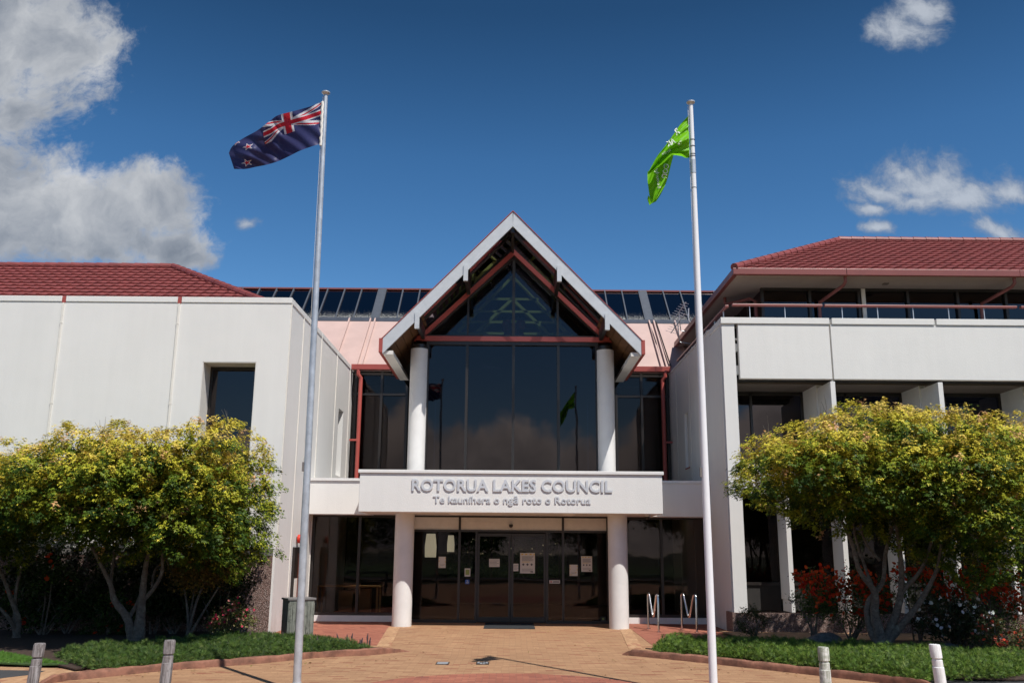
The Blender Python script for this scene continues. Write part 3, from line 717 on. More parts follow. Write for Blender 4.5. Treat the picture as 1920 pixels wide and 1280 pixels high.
# gable window wall
M['softdark'] = mat_simple('dark_tinted_strip', (.012,.014,.02), .35, var=.1, spec=.3)
YG = 25.35
zb, za = 7.66, 10.40
gw = part(MB().prism([(-2.38,YG,zb+.15),(2.38,YG,zb+.15),(.04,YG,za-.30)], (0,.015,0)), 'gable_window', M['glass_gable'], B)
mb = MB()
mb.box(-2.72,2.78,YG-.14,YG+.06,7.665,7.80)
def rafter(mm, x0, z0, x1, z1, wdt, y0, y1):
    d = Vector((x1-x0,0,z1-z0)).normalized(); n = Vector((-d.z,0,d.x)) if d.x > 0 else Vector((d.z,0,-d.x))
    mm.prism([(x0,y0,z0),(x1,y0,z1),(x1,y0,z1-wdt*1.4),(x0+ (wdt*1.4 if x1 > x0 else -wdt*1.4),y0,z0)], (0,y1-y0,0))
rafter(mb, -2.80,7.665,.04,10.42,.12,YG-.13,YG+.05); rafter(mb, 2.86,7.665,.041,10.42,.12,YG-.131,YG+.05)
part(mb, 'red_frame', M['redbeam'], gw)
mb = MB()
rafter(mb, -2.52,7.80,.04,10.25,.07,YG-.06,YG+.04); rafter(mb, 2.58,7.80,.041,10.25,.07,YG-.061,YG+.04)
mb.box(.0,.08,YG-.07,YG+.04,7.8,10.2); mb.box(-1.30,-1.24,YG-.07,YG+.04,7.8,8.98); mb.box(1.28,1.34,YG-.07,YG+.04,7.8,8.98)
mb.box(-2.4,2.45,YG-.10,YG+.04,7.802,7.845)
part(mb, 'frame', M['bronze'], gw)
hw = part(box(-2.42,2.42,YG,YG+.014,3.66,7.60), 'hall_window', M['glass_hall'], B)
mb = MB()
for x0, x1 in ((-2.44,-2.36),(-1.31,-1.235),(.01,.085),(1.285,1.36),(2.38,2.46)): mb.box(x0,x1,YG-.08,YG+.06,3.66,7.6)
mb.box(-2.44,2.46,YG-.09,YG+.06,7.56,7.663)
part(mb, 'frame', M['bronze'], hw)
# interior trusses and collar ties seen through the gable glass
mb = MB()
for y, k in ((27.2,1.0),(30.0,1.0)):
    for z in (8.32,8.68,9.02,9.42):
        hwid = (10.25-z)*.98
        mb.box(-hwid,hwid,y-.03,y+.03,z,z+.07)
    for sg in (-1,1):
        mb.prism([(sg*1.8,y-.03,8.35),(sg*1.65,y-.03,8.35),(sg*.02,y-.03,10.10),(sg*.02,y-.03,10.22)], (0,.06,0))
        mb.prism([(sg*1.15,y-.03,8.40),(sg*1.02,y-.03,8.40),(sg*.0,y-.03,9.4),(sg*.0,y-.03,9.53)], (0,.06,0))
part(mb, 'truss', M['green'], gw)
# gable roof
yf, yb = 23.4, 34.0
ZA, KS = 10.88, 1.045         # ridge height, fall per metre
def rz(x, t): return ZA - KS*abs(x) - t
def slab(mm, sg, x0, x1, t0, t1, y0, y1):
    mm.prism([(sg*x0,y0,rz(x0,t1)),(sg*x1,y0,rz(x1,t1)),(sg*x1,y0,rz(x1,t0)),(sg*x0,y0,rz(x0,t0))], (0,y1-y0,0)); return mm
gr_ = part(slab(MB(), -1, 1.25, 3.45, .05, .16, 25.45, 28.7), 'gable_roof', M['bronze'], B, 'steep projecting entrance roof')
part(slab(MB(), 1, 1.25, 3.45, .05, .16, 25.45, 28.7), 'roof_slope', M['bronze'], gr_)
for sg in (-1,1):
    part(slab(MB(), sg, 2.50, 3.45, .05, .16, yf+.05, 25.449), 'roof_slope', M['bronze'], gr_)
    part(slab(MB(), sg, 1.25, 2.499, .05, .16, yf+.05, yf+.55), 'roof_slope', M['bronze'], gr_)
for sg in (-1,1):
    # skylight strip next to the ridge, glazed both sides of the purlin
    part(MB().prism([(0,yf+.05,rz(0,.16)),(sg*1.25,yf+.05,rz(1.25,.16)),(sg*1.25,yf+.05,rz(1.25,.13)),(0,yf+.05,rz(0,.13))], (0,9.0,0)), 'skylight', M['glass_soffit'], gr_)
    mb = MB()
    mb.prism([(sg*1.19,yf+.05,rz(1.19,.24)),(sg*1.30,yf+.05,rz(1.30,.24)),(sg*1.30,yf+.05,rz(1.30,.12)),(sg*1.19,yf+.05,rz(1.19,.12))], (0,9,0))
    for yy in (24.0,24.7,25.9,26.9,27.9,29): mb.prism([(0,yy,rz(0,.2)),(sg*1.2,yy,rz(1.2,.2)),(sg*1.2,yy,rz(1.2,.12)),(0,yy,rz(0,.12))], (0,.05,0))
    part(mb, 'skylight_bar', M['bronze'], gr_)
    part(MB().prism([(sg*-.01,yf,rz(0,-.01)),(sg*3.42,yf,rz(3.42,-.01)),(sg*3.42,yf,rz(3.42,.415)),(0,yf,rz(0,.415))], (0,.07,0)), 'rake_board', M['silver'], gr_)
    part(MB().prism([(0,yf-.02,rz(0,-.012)),(sg*3.46,yf-.02,rz(3.46,-.012)),(sg*3.46,yf-.02,rz(3.46,-.035)),(0,yf-.02,rz(0,-.035))], (0,.09,0)), 'edge_flashing', M['red'], gr_)
    part(MB().box(*sorted((sg*3.421,sg*3.52)),yf-.01,27.3,rz(3.42,-.02)-.40,rz(3.42,.0)), 'eave_gutter', M['red'], gr_)
    part(MB().box(*sorted((sg*3.15,sg*3.41)),yf+.072,27.3,rz(3.42,.0)-.42,rz(3.42,.0)-.32), 'eave_beam', M['reveal'], gr_)
    # timber soffit boards
    mb = MB(); n = 11
    for k in range(n):
        x0 = 1.33+(3.38-1.33)*k/n; x1 = x0+(3.38-1.33)/n-.012
        mb.prism([(sg*x0,yf+.075,rz(x0,.20)),(sg*x1,yf+.075,rz(x1,.20)),(sg*x1,yf+.075,rz(x1,.17)),(sg*x0,yf+.075,rz(x0,.17))], (0,3.8 if x0 > 2.4 else .47,0))
    part(mb, 'soffit', M['timber'], gr_)
    for x_ in (1.26,2.53):
        top = rz(x_,.24); 
        o = part(MB().box(sg*x_-.05,sg*x_+.05,yf+.075,25.25,top-.30,top), 'purlin', M['bronze'], gr_)
        part(MB().box(sg*x_-.06,sg*x_+.06,yf-.035,yf+.07,top-.42,top+.02), 'purlin_end', M['silver'], o)
    # dark glazed strip between soffit and the red frame
    part(slab(MB(), sg, 1.31, 2.49, .14, .155, yf+.555, 25.44), 'soffit_glazing', M['glass_soffit'], gr_)
    part(slab(MB(), sg, 1.31, 2.49, .16, .22, 24.6, 24.66), 'skylight_bar', M['bronze'], gr_)
    part(MB().prism([(0,28.7,rz(0,.05)),(sg*3.45,28.7,rz(3.45,.05)),(sg*3.45,28.7,rz(3.45,.16)),(0,28.7,rz(0,.16))], (0,5,0)), 'roof_slope', M['bronze'], gr_)
part(MB().box(-.04,.04,yf+.1,33,ZA-.03,ZA+.02), 'ridge_cap', M['maroon'], gr_)
part(MB().box(-.04,.04,yf+.07,25.2,10.3,10.62), 'ridge_beam', M['bronze'], gr_)
# side walls of the glazed hall above the deck
for sg in (-1,1):
    part(MB().box(*sorted((sg*2.80,sg*2.82)),25.5,30.0,3.67,7.75), 'side_pane', M['glass_dark'], B)
# ------------------------------------------------------------------ flagpoles and flags
def lean(mb, x, k):
    mb.v = [(q[0]+k*q[2], q[1], q[2]) for q in mb.v]; return mb
def pole(name, label, x, y, ztop, m, k):
    t = thing(name, label, 'flagpole', (x,y,0), 'flagpoles before the entrance')
    part(lean(MB().lathe((x,y),[(.056,0),(.053,2.5),(.050,3.0),(.043,6.0),(.032,ztop-.03)],20), x, k), 'pole', m, t, smooth=True)
    part(lean(MB().lathe((x,y),[(.034,ztop-.03),(.05,ztop-.015),(.066,ztop+.0),(.066,ztop+.018),(.05,ztop+.026)],20), x, k), 'finial', M['galv'], t, smooth=True)
    part(MB().lathe((x,y),[(.10,.0),(.10,.02),(.062,.03),(.062,.12)],20), 'base_collar', M['galv'], t, smooth=True)
    return t
tL = P(611,175,13.0); tR = P(1295,193,12.8)
bL = P(557,1275,13.0).x; kL = (tL.x-bL)/tL.z; bR = P(1337.5,1275,12.8).x; kR = (tR.x-bR)/tR.z
pl = pole('flagpole', 'tapered dull galvanised flagpole flying the dark blue flag', bL, 13.0, tL.z, M['galv'], kL)
pr = pole('flagpole', 'tapered white painted flagpole flying the green flag', bR, 12.8, tR.z, M['polewhite'], kR)
zz = P(1300,300,12.8).z; z2 = P(1300,325,12.8).z
part(lean(MB().lathe((bR,12.8),[(.0415,z2),(.0415,zz)],20), 0, kR), 'tape', M['galv'], pr, smooth=True)
for k, zq in enumerate((P(1297,252,12.6).z, P(1297,264,12.6).z, P(1298,279,12.6).z, P(1298,283,12.6).z, P(1299,343,12.6).z)):
    part(lean(MB().lathe((bR,12.8),[(.0415,zq),(.0415,zq+.006)],20), 0, kR), 'strap', M['black'], pr)
for p_, x, y in ((pl,bL,13.0),(pr,bR,12.8)):
    kk_ = kL if p_ is pl else kR; x += kk_*2.9
    zc = 2.95 if p_ is pl else 2.9
    part(MB().box(x-.075,x-.045,y-.02,y+.02,zc,zc+.13), 'cleat', M['pebble_dark'], p_)
    ropex = x-.062 if p_ is pl else x-.055
    part(MB().tube([(ropex,y,3.0),(ropex+.004+kk_*2.5,y+.005,5.5),(x+kk_*5.5-.045,y,(tL.z if p_ is pl else tR.z)-.06)], .0035, 5), 'halyard', M['strip'], p_)

def bez(pts, t):
    pts = [Vector(p) for p in pts]
    k = t*(len(pts)-1); i = min(int(k), len(pts)-2); f = k-i
    p0 = pts[max(i-1,0)]; p1 = pts[i]; p2 = pts[i+1]; p3 = pts[min(i+2,len(pts)-1)]
    return .5*((2*p1) + (p2-p0)*f + (2*p0-5*p1+4*p2-p3)*f*f + (3*p1-p0-3*p2+p3)*f*f*f)
def cloth_mat(name, col):
    m, t, b, pos = new_mat(name); t.n.remove(b)
    df = t.node('ShaderNodeBsdfDiffuse'); tl = t.node('ShaderNodeBsdfTranslucent'); gl = t.node('ShaderNodeBsdfGlossy')
    n = t.noise(pos, 25, 4, .6); c = t.ramp(n, [(.3,tuple(q*.9 for q in col)),(.7,col)])
    for s_ in (df, tl): t.put(s_.inputs[0], c)
    gl.inputs['Roughness'].default_value = .42; t.put(gl.inputs[0], (.8,.8,.9))
    mx = t.node('ShaderNodeMixShader'); mx.inputs[0].default_value = .35; t.l.new(df.outputs[0], mx.inputs[1]); t.l.new(tl.outputs[0], mx.inputs[2])
    m2 = t.node('ShaderNodeMixShader'); m2.inputs[0].default_value = .012; t.l.new(mx.outputs[0], m2.inputs[1]); t.l.new(gl.outputs[0], m2.inputs[2])
    t.l.new(m2.outputs[0], t.n['Material Output'].inputs[0]); return m
FB, FW, FR = cloth_mat('flag_blue',(.05,.055,.15)), cloth_mat('flag_white',(.75,.75,.78)), cloth_mat('flag_red',(.60,.03,.05))
FG, FGd = cloth_mat('flag_green',(.20,.56,.012)), cloth_mat('flag_lettering',(.93,.95,.90))
def star(cx, cy, r, u_, v_):
    """0 outside, 1 white rim, 2 red heart"""
    dx_, dy_ = u_-cx, cy-v_; rr_ = math.hypot(dx_, dy_)
    if rr_ > r*1.35: return 0
    def inside(R_):
        a = (math.atan2(dx_, dy_)) % (2*math.pi/5); a = min(a, 2*math.pi/5-a)
        # edge of a five pointed star between tip (R_) and notch (.382 R_)
        tx, ty = R_, 0; nx_, ny_ = .382*R_*math.cos(math.pi/5), .382*R_*math.sin(math.pi/5)
        px_, py_ = rr_*math.cos(a), rr_*math.sin(a)
        return (nx_-tx)*(py_-ty) - (ny_-ty)*(px_-tx) > 0
    if inside(r): return 2
    if inside(r*1.45): return 1
    return 0
def nz(u_, v_):
    if u_ < 1 and v_ < .5:
        X, Yv = u_*60-30, 15-60*v_
        if abs(X) < 3 or abs(Yv) < 3: return 2
        if abs(X) < 5 or abs(Yv) < 5: return 1
        for s_ in (1,-1):
            d = (Yv - s_*X*.5)/math.hypot(1,.5)
            if abs(d) < 3:
                side = (-1 if X*1 > 0 else 1)*s_
                dd = d*side*s_ if s_ > 0 else d*side*s_
                if 0 < -dd < 2.0: return 2
                return 1
        return 0
    for (cx, cy, r) in ((1.42,.83,.085),(1.42,.165,.07),(1.27,.42,.068)):
        q = star(cx, cy, r, u_, v_)
        if q: return 3-q if False else (2 if q == 2 else 1)
    return 0
def flag_nz():
    top = [(604,191),(578,201),(545,210),(520,217),(505,228),(482,245),(455,260),(436,274),(429,287)]
    bot = [(600,270),(578,277),(560,284),(540,294),(520,303),(500,309),(480,313),(460,317),(439,317)]
    NU, NV = 260, 130; mb = MB(); mb.mats = [FB, FW, FR]
    for i in range(NU+1):
        t = i/NU; a = bez([(p[0],p[1],0) for p in top], t); b = bez([(p[0],p[1],0) for p in bot], t)
        for j in range(NV+1):
            s_ = j/NV; q = a.lerp(b, s_)
            bulge = math.sin(math.pi*s_)*t*(1-t)*8
            wave = .20*math.sin(2*math.pi*(t*1.15 - s_*.42) + .6)*min(1,t*2.5) + .05*math.sin(2*math.pi*(t*3.1+s_*.9))*t + .018*math.sin(2*math.pi*(t*7+s_*2.2))
            curl = -.55*max(0,(t-.82)/.18)**2*(1-s_*.4)
            y_ = 12.98 + wave + .55*t - curl*.5
            p3 = P(q.x - bulge*1.5, q.y, y_); mb.v.append(tuple(p3))
    for i in range(NU):
        for j in range(NV):
            t = (i+.5)/NU; s_ = (j+.5)/NV
            u_ = t*1.74; cut = .19*max(0,min(1,(t-.5)/.3)); v_ = cut + (1-cut)*s_
            mb.cur = nz(u_, v_)
            a0 = i*(NV+1)+j; mb.face([a0, a0+NV+1, a0+NV+2, a0+1])
    t_ = thing('flag', 'dark blue flag with a union jack corner and red stars, blowing left', 'flag', (-2.98,12.98,7.2), 'flags on the poles')
    part(mb, 'cloth', None, t_, smooth=True)
    h = MB(); pts = []
    for k in range(13):
        s_ = k/12; q = P(604.5-3.5*s_ + (1.2 if k % 2 else 0), 191+82*s_, 12.98); pts.append(q)
    h.tube(pts, .022, 6); part(h, 'hoist_band', M['strip'], t_, smooth=True)
flag_nz()
def flag_green():
    t_ = thing('flag', 'bright green council flag with white lettering, hanging limp and twisted', 'flag', (2.6,12.8,6.8), 'flags on the poles')
    def panel(edgeA, edgeB, NU, NV, yf_, name):
        """surface between two edge curves given as photo points, with folds in depth"""
        mb = MB()
        for i in range(NU+1):
            t = i/NU; a = bez([(p[0],p[1],0) for p in edgeA], t); b = bez([(p[0],p[1],0) for p in edgeB], t)
            for j in range(NV+1):
                s_ = j/NV; q = a.lerp(b, s_); mb.v.append(tuple(P(q.x, q.y, yf_(t,s_))))
        for i in range(NU):
            for j in range(NV):
                a0 = i*(NV+1)+j; mb.face([a0, a0+1, a0+NV+2, a0+NV+1])
        return mb
    yA = lambda t, s_: 12.78 - .16*t + .05*math.sin(2*math.pi*(s_*1.3+t*.8)) + .025*math.sin(2*math.pi*(s_*3.2+t*1.5)) + .012*math.sin(2*math.pi*(s_*7+t))
    eA = [(1291,217),(1276,233),(1262,253),(1247,274),(1232,293),(1222,311),(1215,324)]        # upper left edge of the cloth
    eB = [(1293,296),(1285,296),(1278,293),(1263,291),(1262,292),(1244,308),(1216,327)]        # lower edge and fold line
    part(panel(eA, eB, 60, 40, yA, 'a'), 'cloth', FG, t_, smooth=True)
    yB = lambda t, s_: 12.86 - .10*t + .07*math.sin(2*math.pi*(s_*.9+t*.5)) + .02*math.sin(2*math.pi*(s_*3+t*3))
    fA = [(1214,322),(1214,338),(1216,355),(1218,368),(1221,378),(1219,383)]
    fB = [(1263,291),(1258,310),(1252,334),(1246,350),(1238,366),(1230,378)]
    part(panel(fA, fB, 50, 40, yB, 'b'), 'folded_cloth', FG, t_, smooth=True)
    part(panel([(1216,366),(1214,372),(1215,378)], [(1222,376),(1224,379),(1218,385)], 8, 6, lambda t, s_: 12.82-.05*s_, 'c'), 'corner_fold', FG, t_, smooth=True)
    # white lettering laid on the cloth, its back side showing on the upper panel
    def letters(s, x0, y0, ang, size, mirror, yfun, squash=1):
        m_ = text_mesh(s, size*1.12, 0.0, .035*size)
        out = MB(); out.f = m_.f; out.mi = m_.mi
        ca, sa = math.cos(ang), math.sin(ang)
        for q in m_.v:
            lx = (-q[0] if mirror else q[0])*squash; ly = -q[1]
            px_, py_ = x0+lx*ca-ly*sa, y0+lx*sa+ly*ca
            out.v.append(tuple(P(px_, py_, yfun(px_, py_))))
        return out
    front = lambda px_, py_: 12.30
    def onA(px_, py_):
        best = None
        for i in range(0,31):
            t = i/30; a = bez([(p[0],p[1],0) for p in eA], t); b = bez([(p[0],p[1],0) for p in eB], t)
            for j in range(0,21):
                q = a.lerp(b, j/20); d = (q.x-px_)**2+(q.y-py_)**2
                if best is None or d < best[0]: best = (d, yA(t,j/20))
        return best[1]-.012
    def onB(px_, py_):
        best = None
        for i in range(0,31):
            t = i/30; a = bez([(p[0],p[1],0) for p in fA], t); b = bez([(p[0],p[1],0) for p in fB], t)
            for j in range(0,21):
                q = a.lerp(b, j/20); d = (q.x-px_)**2+(q.y-py_)**2
                if best is None or d < best[0]: best = (d, yB(t,j/20))
        return best[1]-.012
    part(letters('AK', 1260, 271, R(-28), 12, True, onA, .9), 'lettering', FGd, t_)
    part(letters('caunihe', 1251, 287, R(-30), 7.5, True, onA, .72), 'lettering', FGd, t_)
    part(letters('Te', 1276, 271, R(-25), 7.5, True, onA, .9), 'lettering', FGd, t_)
    part(letters('R', 1272, 251, R(-35), 14, True, onA, .9), 'lettering', FGd, t_)
    part(letters('COU', 1243, 320, R(100), 12, False, onB, .95), 'lettering', FGd, t_)
    part(letters('ngā roto o R', 1231, 335, R(82), 7.5, False, onB, .85), 'lettering', FGd, t_)
flag_green()

# ------------------------------------------------------------------ bollards
def wood_mat(name, col, dark, green=0):
    m, t, b, pos = new_mat(name); x, y, z = t.sep(pos)
    g = t.noise(t.comb(t.math('MULTIPLY', x, 60), t.math('MULTIPLY', y, 60), t.math('MULTIPLY', z, 3)), 1, 6, .7)
    c = t.ramp(g, [(.35,dark),(.55,col),(.8,tuple(min(1,q*1.15) for q in col))])
    c = t.mix(t.maprange(t.noise(pos, 9, 6, .7), .52, .68, 0, .75), c, dark+(1,))
    if green: c = t.mix(t.maprange(t.noise(pos, 6, 5, .7), .48, .64, 0, .7), c, (.13,.17,.07,1))
    t.put(b.inputs['Base Color'], c); b.inputs['Roughness'].default_value = .85; bump(t, b, g, .8, .006); return m
M['wood_grey'] = wood_mat('weathered_timber', (.27,.25,.25), (.06,.05,.045))
M['wood_white'] = wood_mat('peeling_white_timber', (.70,.70,.66), (.20,.21,.14), 1)
M['wood_clean'] = wood_mat('white_painted_timber', (.80,.80,.80), (.62,.62,.60))
M['wood_green'] = wood_mat('green_weathered_slats', (.22,.235,.20), (.05,.058,.045))
for label, px, py, m, lean in (('weathered bare grey timber bollard beside the lawn, furthest left',75,1205,'wood_grey',-.07),
                               ('weathered grey timber bollard before the left garden kerb',319,1199,'wood_grey',-.03),
                               ('white timber bollard streaked with green algae and flaking paint',1543,1212,'wood_white',-.015),
                               ('clean white painted timber bollard leaning left, furthest right',1752,1207,'wood_clean',-.075)):
    top = P(px,py,10.5); h_ = top.z; x = top.x + (h_*lean if px < 960 else -lean*h_)
    bt = thing('bollard', label, 'bollard', (x,10.5,0), 'timber bollards along the forecourt')
    dxl = (top.x-x)/h_
    mb = MB(); r_ = .062
    prof = [(r_*1.0,0),(r_*.98,h_-.24),(r_*.90,h_-.235),(r_*.90,h_-.165),(r_*.76,h_-.16),(r_*.76,h_-.145),(r_*.97,h_-.14),(r_*.98,h_-.02),(r_*.88,h_)]
    mb.lathe((0,0), prof, 22); mb.v = [(q[0]+q[2]*dxl, q[1]+random.uniform(-.0015,.0015), q[2]) for q in mb.v]
    mb.v = [(q[0]+x, q[1]+10.5, q[2]) for q in mb.v]
    part(mb, 'post', M[m], bt, smooth=True)

# ------------------------------------------------------------------ small fixed things
def cabinet():
    t = thing('utility_cabinet', 'weathered green slatted cabinet with flat grey lid behind the left flagpole', 'cabinet', (-4.7,19.45,0))
    ang = R(30); ax = Vector((math.cos(ang),math.sin(ang),0)); ay = Vector((-math.sin(ang),math.cos(ang),0))
    o = G(538,1203); o.z = 0; top = P(558,1126,19.3).z
    mb = MB(); wd, dp = .53, .42
    for k in range(7):
        mb.obox(o+ax*(wd*(k+.5)/7)+Vector((0,0,top/2)), ax*(wd/14-.003), ay*.015, (0,0,top/2))
        mb.obox(o+ax*(wd*(k+.5)/7)+ay*dp+Vector((0,0,top/2)), ax*(wd/14-.003), ay*.015, (0,0,top/2))
    for k in range(5):
        mb.obox(o+ay*(dp*(k+.5)/5)+Vector((0,0,top/2)), ay*(dp/10-.003), ax*.014, (0,0,top/2))
        mb.obox(o+ay*(dp*(k+.5)/5)+ax*wd+Vector((0,0,top/2)), ay*(dp/10-.003), ax*.014, (0,0,top/2))
    part(mb, 'slat_wall', M['wood_green'], t)
    part(MB().obox(o+ax*wd/2+ay*dp/2+Vector((0,0,top+.02)), ax*(wd/2+.035), ay*(dp/2+.035), (0,0,.02)), 'lid', M['pebble_dark'], t, bevel=.006)
cabinet()
def rack(label, b, f):
    b, f = Vector(b), Vector(f); t = thing('bike_rack', label, 'bike rack', ((b.x+f.x)/2,(b.y+f.y)/2,0), 'bike racks on the red paving')
    d = f-b; ht = .86; pts = []
    def arc(c, r, a0, a1):
        for k in range(7):
            a = a0+(a1-a0)*k/6; yield b + d*(c[0]+r*math.cos(a)/d.length) + Vector((0,0,c[1]+r*math.sin(a)))
    pts += [b+Vector((0,0,0)), b+Vector((0,0,ht-.08))]
    pts += list(arc((.09,ht-.08),.08,math.pi,.25)); pts += [b+d*.40+Vector((0,0,.42))]
    pts += list(arc((.5,.40),.07,math.pi*1.12,math.pi*1.88)); pts += [b+d*.60+Vector((0,0,.42))]
    pts += list(arc((.91,ht-.08),.08,math.pi-.25,0)); pts += [f+Vector((0,0,0))]
    part(MB().tube(pts, .024, 12), 'tube', M['chrome'], t, smooth=True)
    for q in (b,f): part(MB().lathe((q.x,q.y),[(.06,.005),(.06,.014),(.03,.018)],16), 'foot_plate', M['chrome'], t)
rack('polished steel bike rack nearer the right entrance column', (3.42,23.35,0), (3.53,22.45,0))
rack('polished steel bike rack nearer the white flagpole and plinth', (4.24,23.30,0), (4.44,22.48,0))
t = thing('door_mat', 'dark ribbed mat in front of the entrance doors', 'door mat', (0,23.9,0))
part(MB().box(-.64,.62,23.05,24.75,.001,.016), 'rubber_mat', M['mat'], t, bevel=.004)
for k, (px, lab) in enumerate(((830,'plain grey steel drain cover in the tan paving, left one'),(905,'broken edged drain cover in the tan paving, right one'))):
    c = G(px,1243); t = thing('drain_cover', lab, 'drain cover', (c.x,c.y,0), 'drain covers in the paving')
    mb = MB(); mb.box(c.x-.11,c.x+.11,c.y-.16,c.y+.16,.001,.008); part(mb, 'frame', M['bronze'], t)
    mb = MB()
    if k == 0: mb.box(c.x-.09,c.x+.09,c.y-.13,c.y+.13,.0082,.012)
    else:
        for i in range(4):
            for j in range(3): 
                if (i+j) % 3: mb.box(c.x-.09+.047*i,c.x-.052+.047*i,c.y-.13+.09*j,c.y-.05+.09*j,.0082,.012)
    part(mb, 'plate', M['galv'], t)
# alarm bell and notice case on the left side wall
t = thing('alarm_bell', 'red round alarm bell on the white wall above the notice case', 'alarm bell', (XL,23.5,2.12))
def disc_x(x0, x1, cy, cz, r, seg=20):
    mb = MB(); ring = [(cy+r*math.cos(2*math.pi*k/seg), cz+r*math.sin(2*math.pi*k/seg)) for k in range(seg)]
    return mb.prism([(x0,a,b) for a, b in ring], (x1-x0,0,0))
M['bell'] = mat_simple('bell_red', (.62,.04,.02), .4, var=.05)
part(disc_x(XL+.03,XL+.10,23.24,2.10,.105), 'gong', M['bell'], t, bevel=.01); part(disc_x(XL+.003,XL+.03,23.24,2.10,.06), 'mount', M['black'], t)
t = thing('notice_case', 'tall dark glazed notice case with orange edge on the left side wall', 'notice case', (XL,23.4,1.3))
part(MB().box(XL+.003,XL+.07,22.85,23.75,.55,1.90), 'case', M['bronze'], t, bevel=.008)
M['orange'] = mat_simple('orange_strip', (.55,.10,.03), .5, var=.05)
part(box(XL+.071,XL+.085,23.30,23.42,.6,1.75), 'strip', M['orange'], t)
part(MB().box(XL+.071,XL+.08,22.92,23.2,.7,1.15), 'notice_sheet', M['strip'], t)
part(MB().box(XL+.0812,XL+.083,23.2,23.48,.74,1.10), 'notice_picture', M['bell'], t) if False else None
# security cameras
def dome_cam(label, x, y, z, r=.07, wall=False):
    t = thing('security_camera', label, 'security camera', (x,y,z))
    if wall:
        part(MB().lathe((x,y),[(.01,z-r*.9),(r*.6,z-r*.75),(r*.95,z-r*.25),(r,z),(r,z+.035)],18), 'dome', M['black'], t, smooth=True)
    else:
        part(MB().lathe((x,y),[(r*.9,z-.045),(r,z-.02),(r,z)],18), 'housing', M['silver'], t, smooth=True)
        part(MB().lathe((x,y),[(.01,z-.12),(r*.5,z-.105),(r*.8,z-.046)],18), 'dome', M['black'], t, smooth=True)
q = P(958,985,YS-.1); dome_cam('small black dome camera on the panel above the doors', q.x, YS-.09, q.z, .055, True)
q = P(1214,967,23.0); dome_cam('grey dome camera under the right end of the canopy', q.x, 23.0, 2.75, .075)

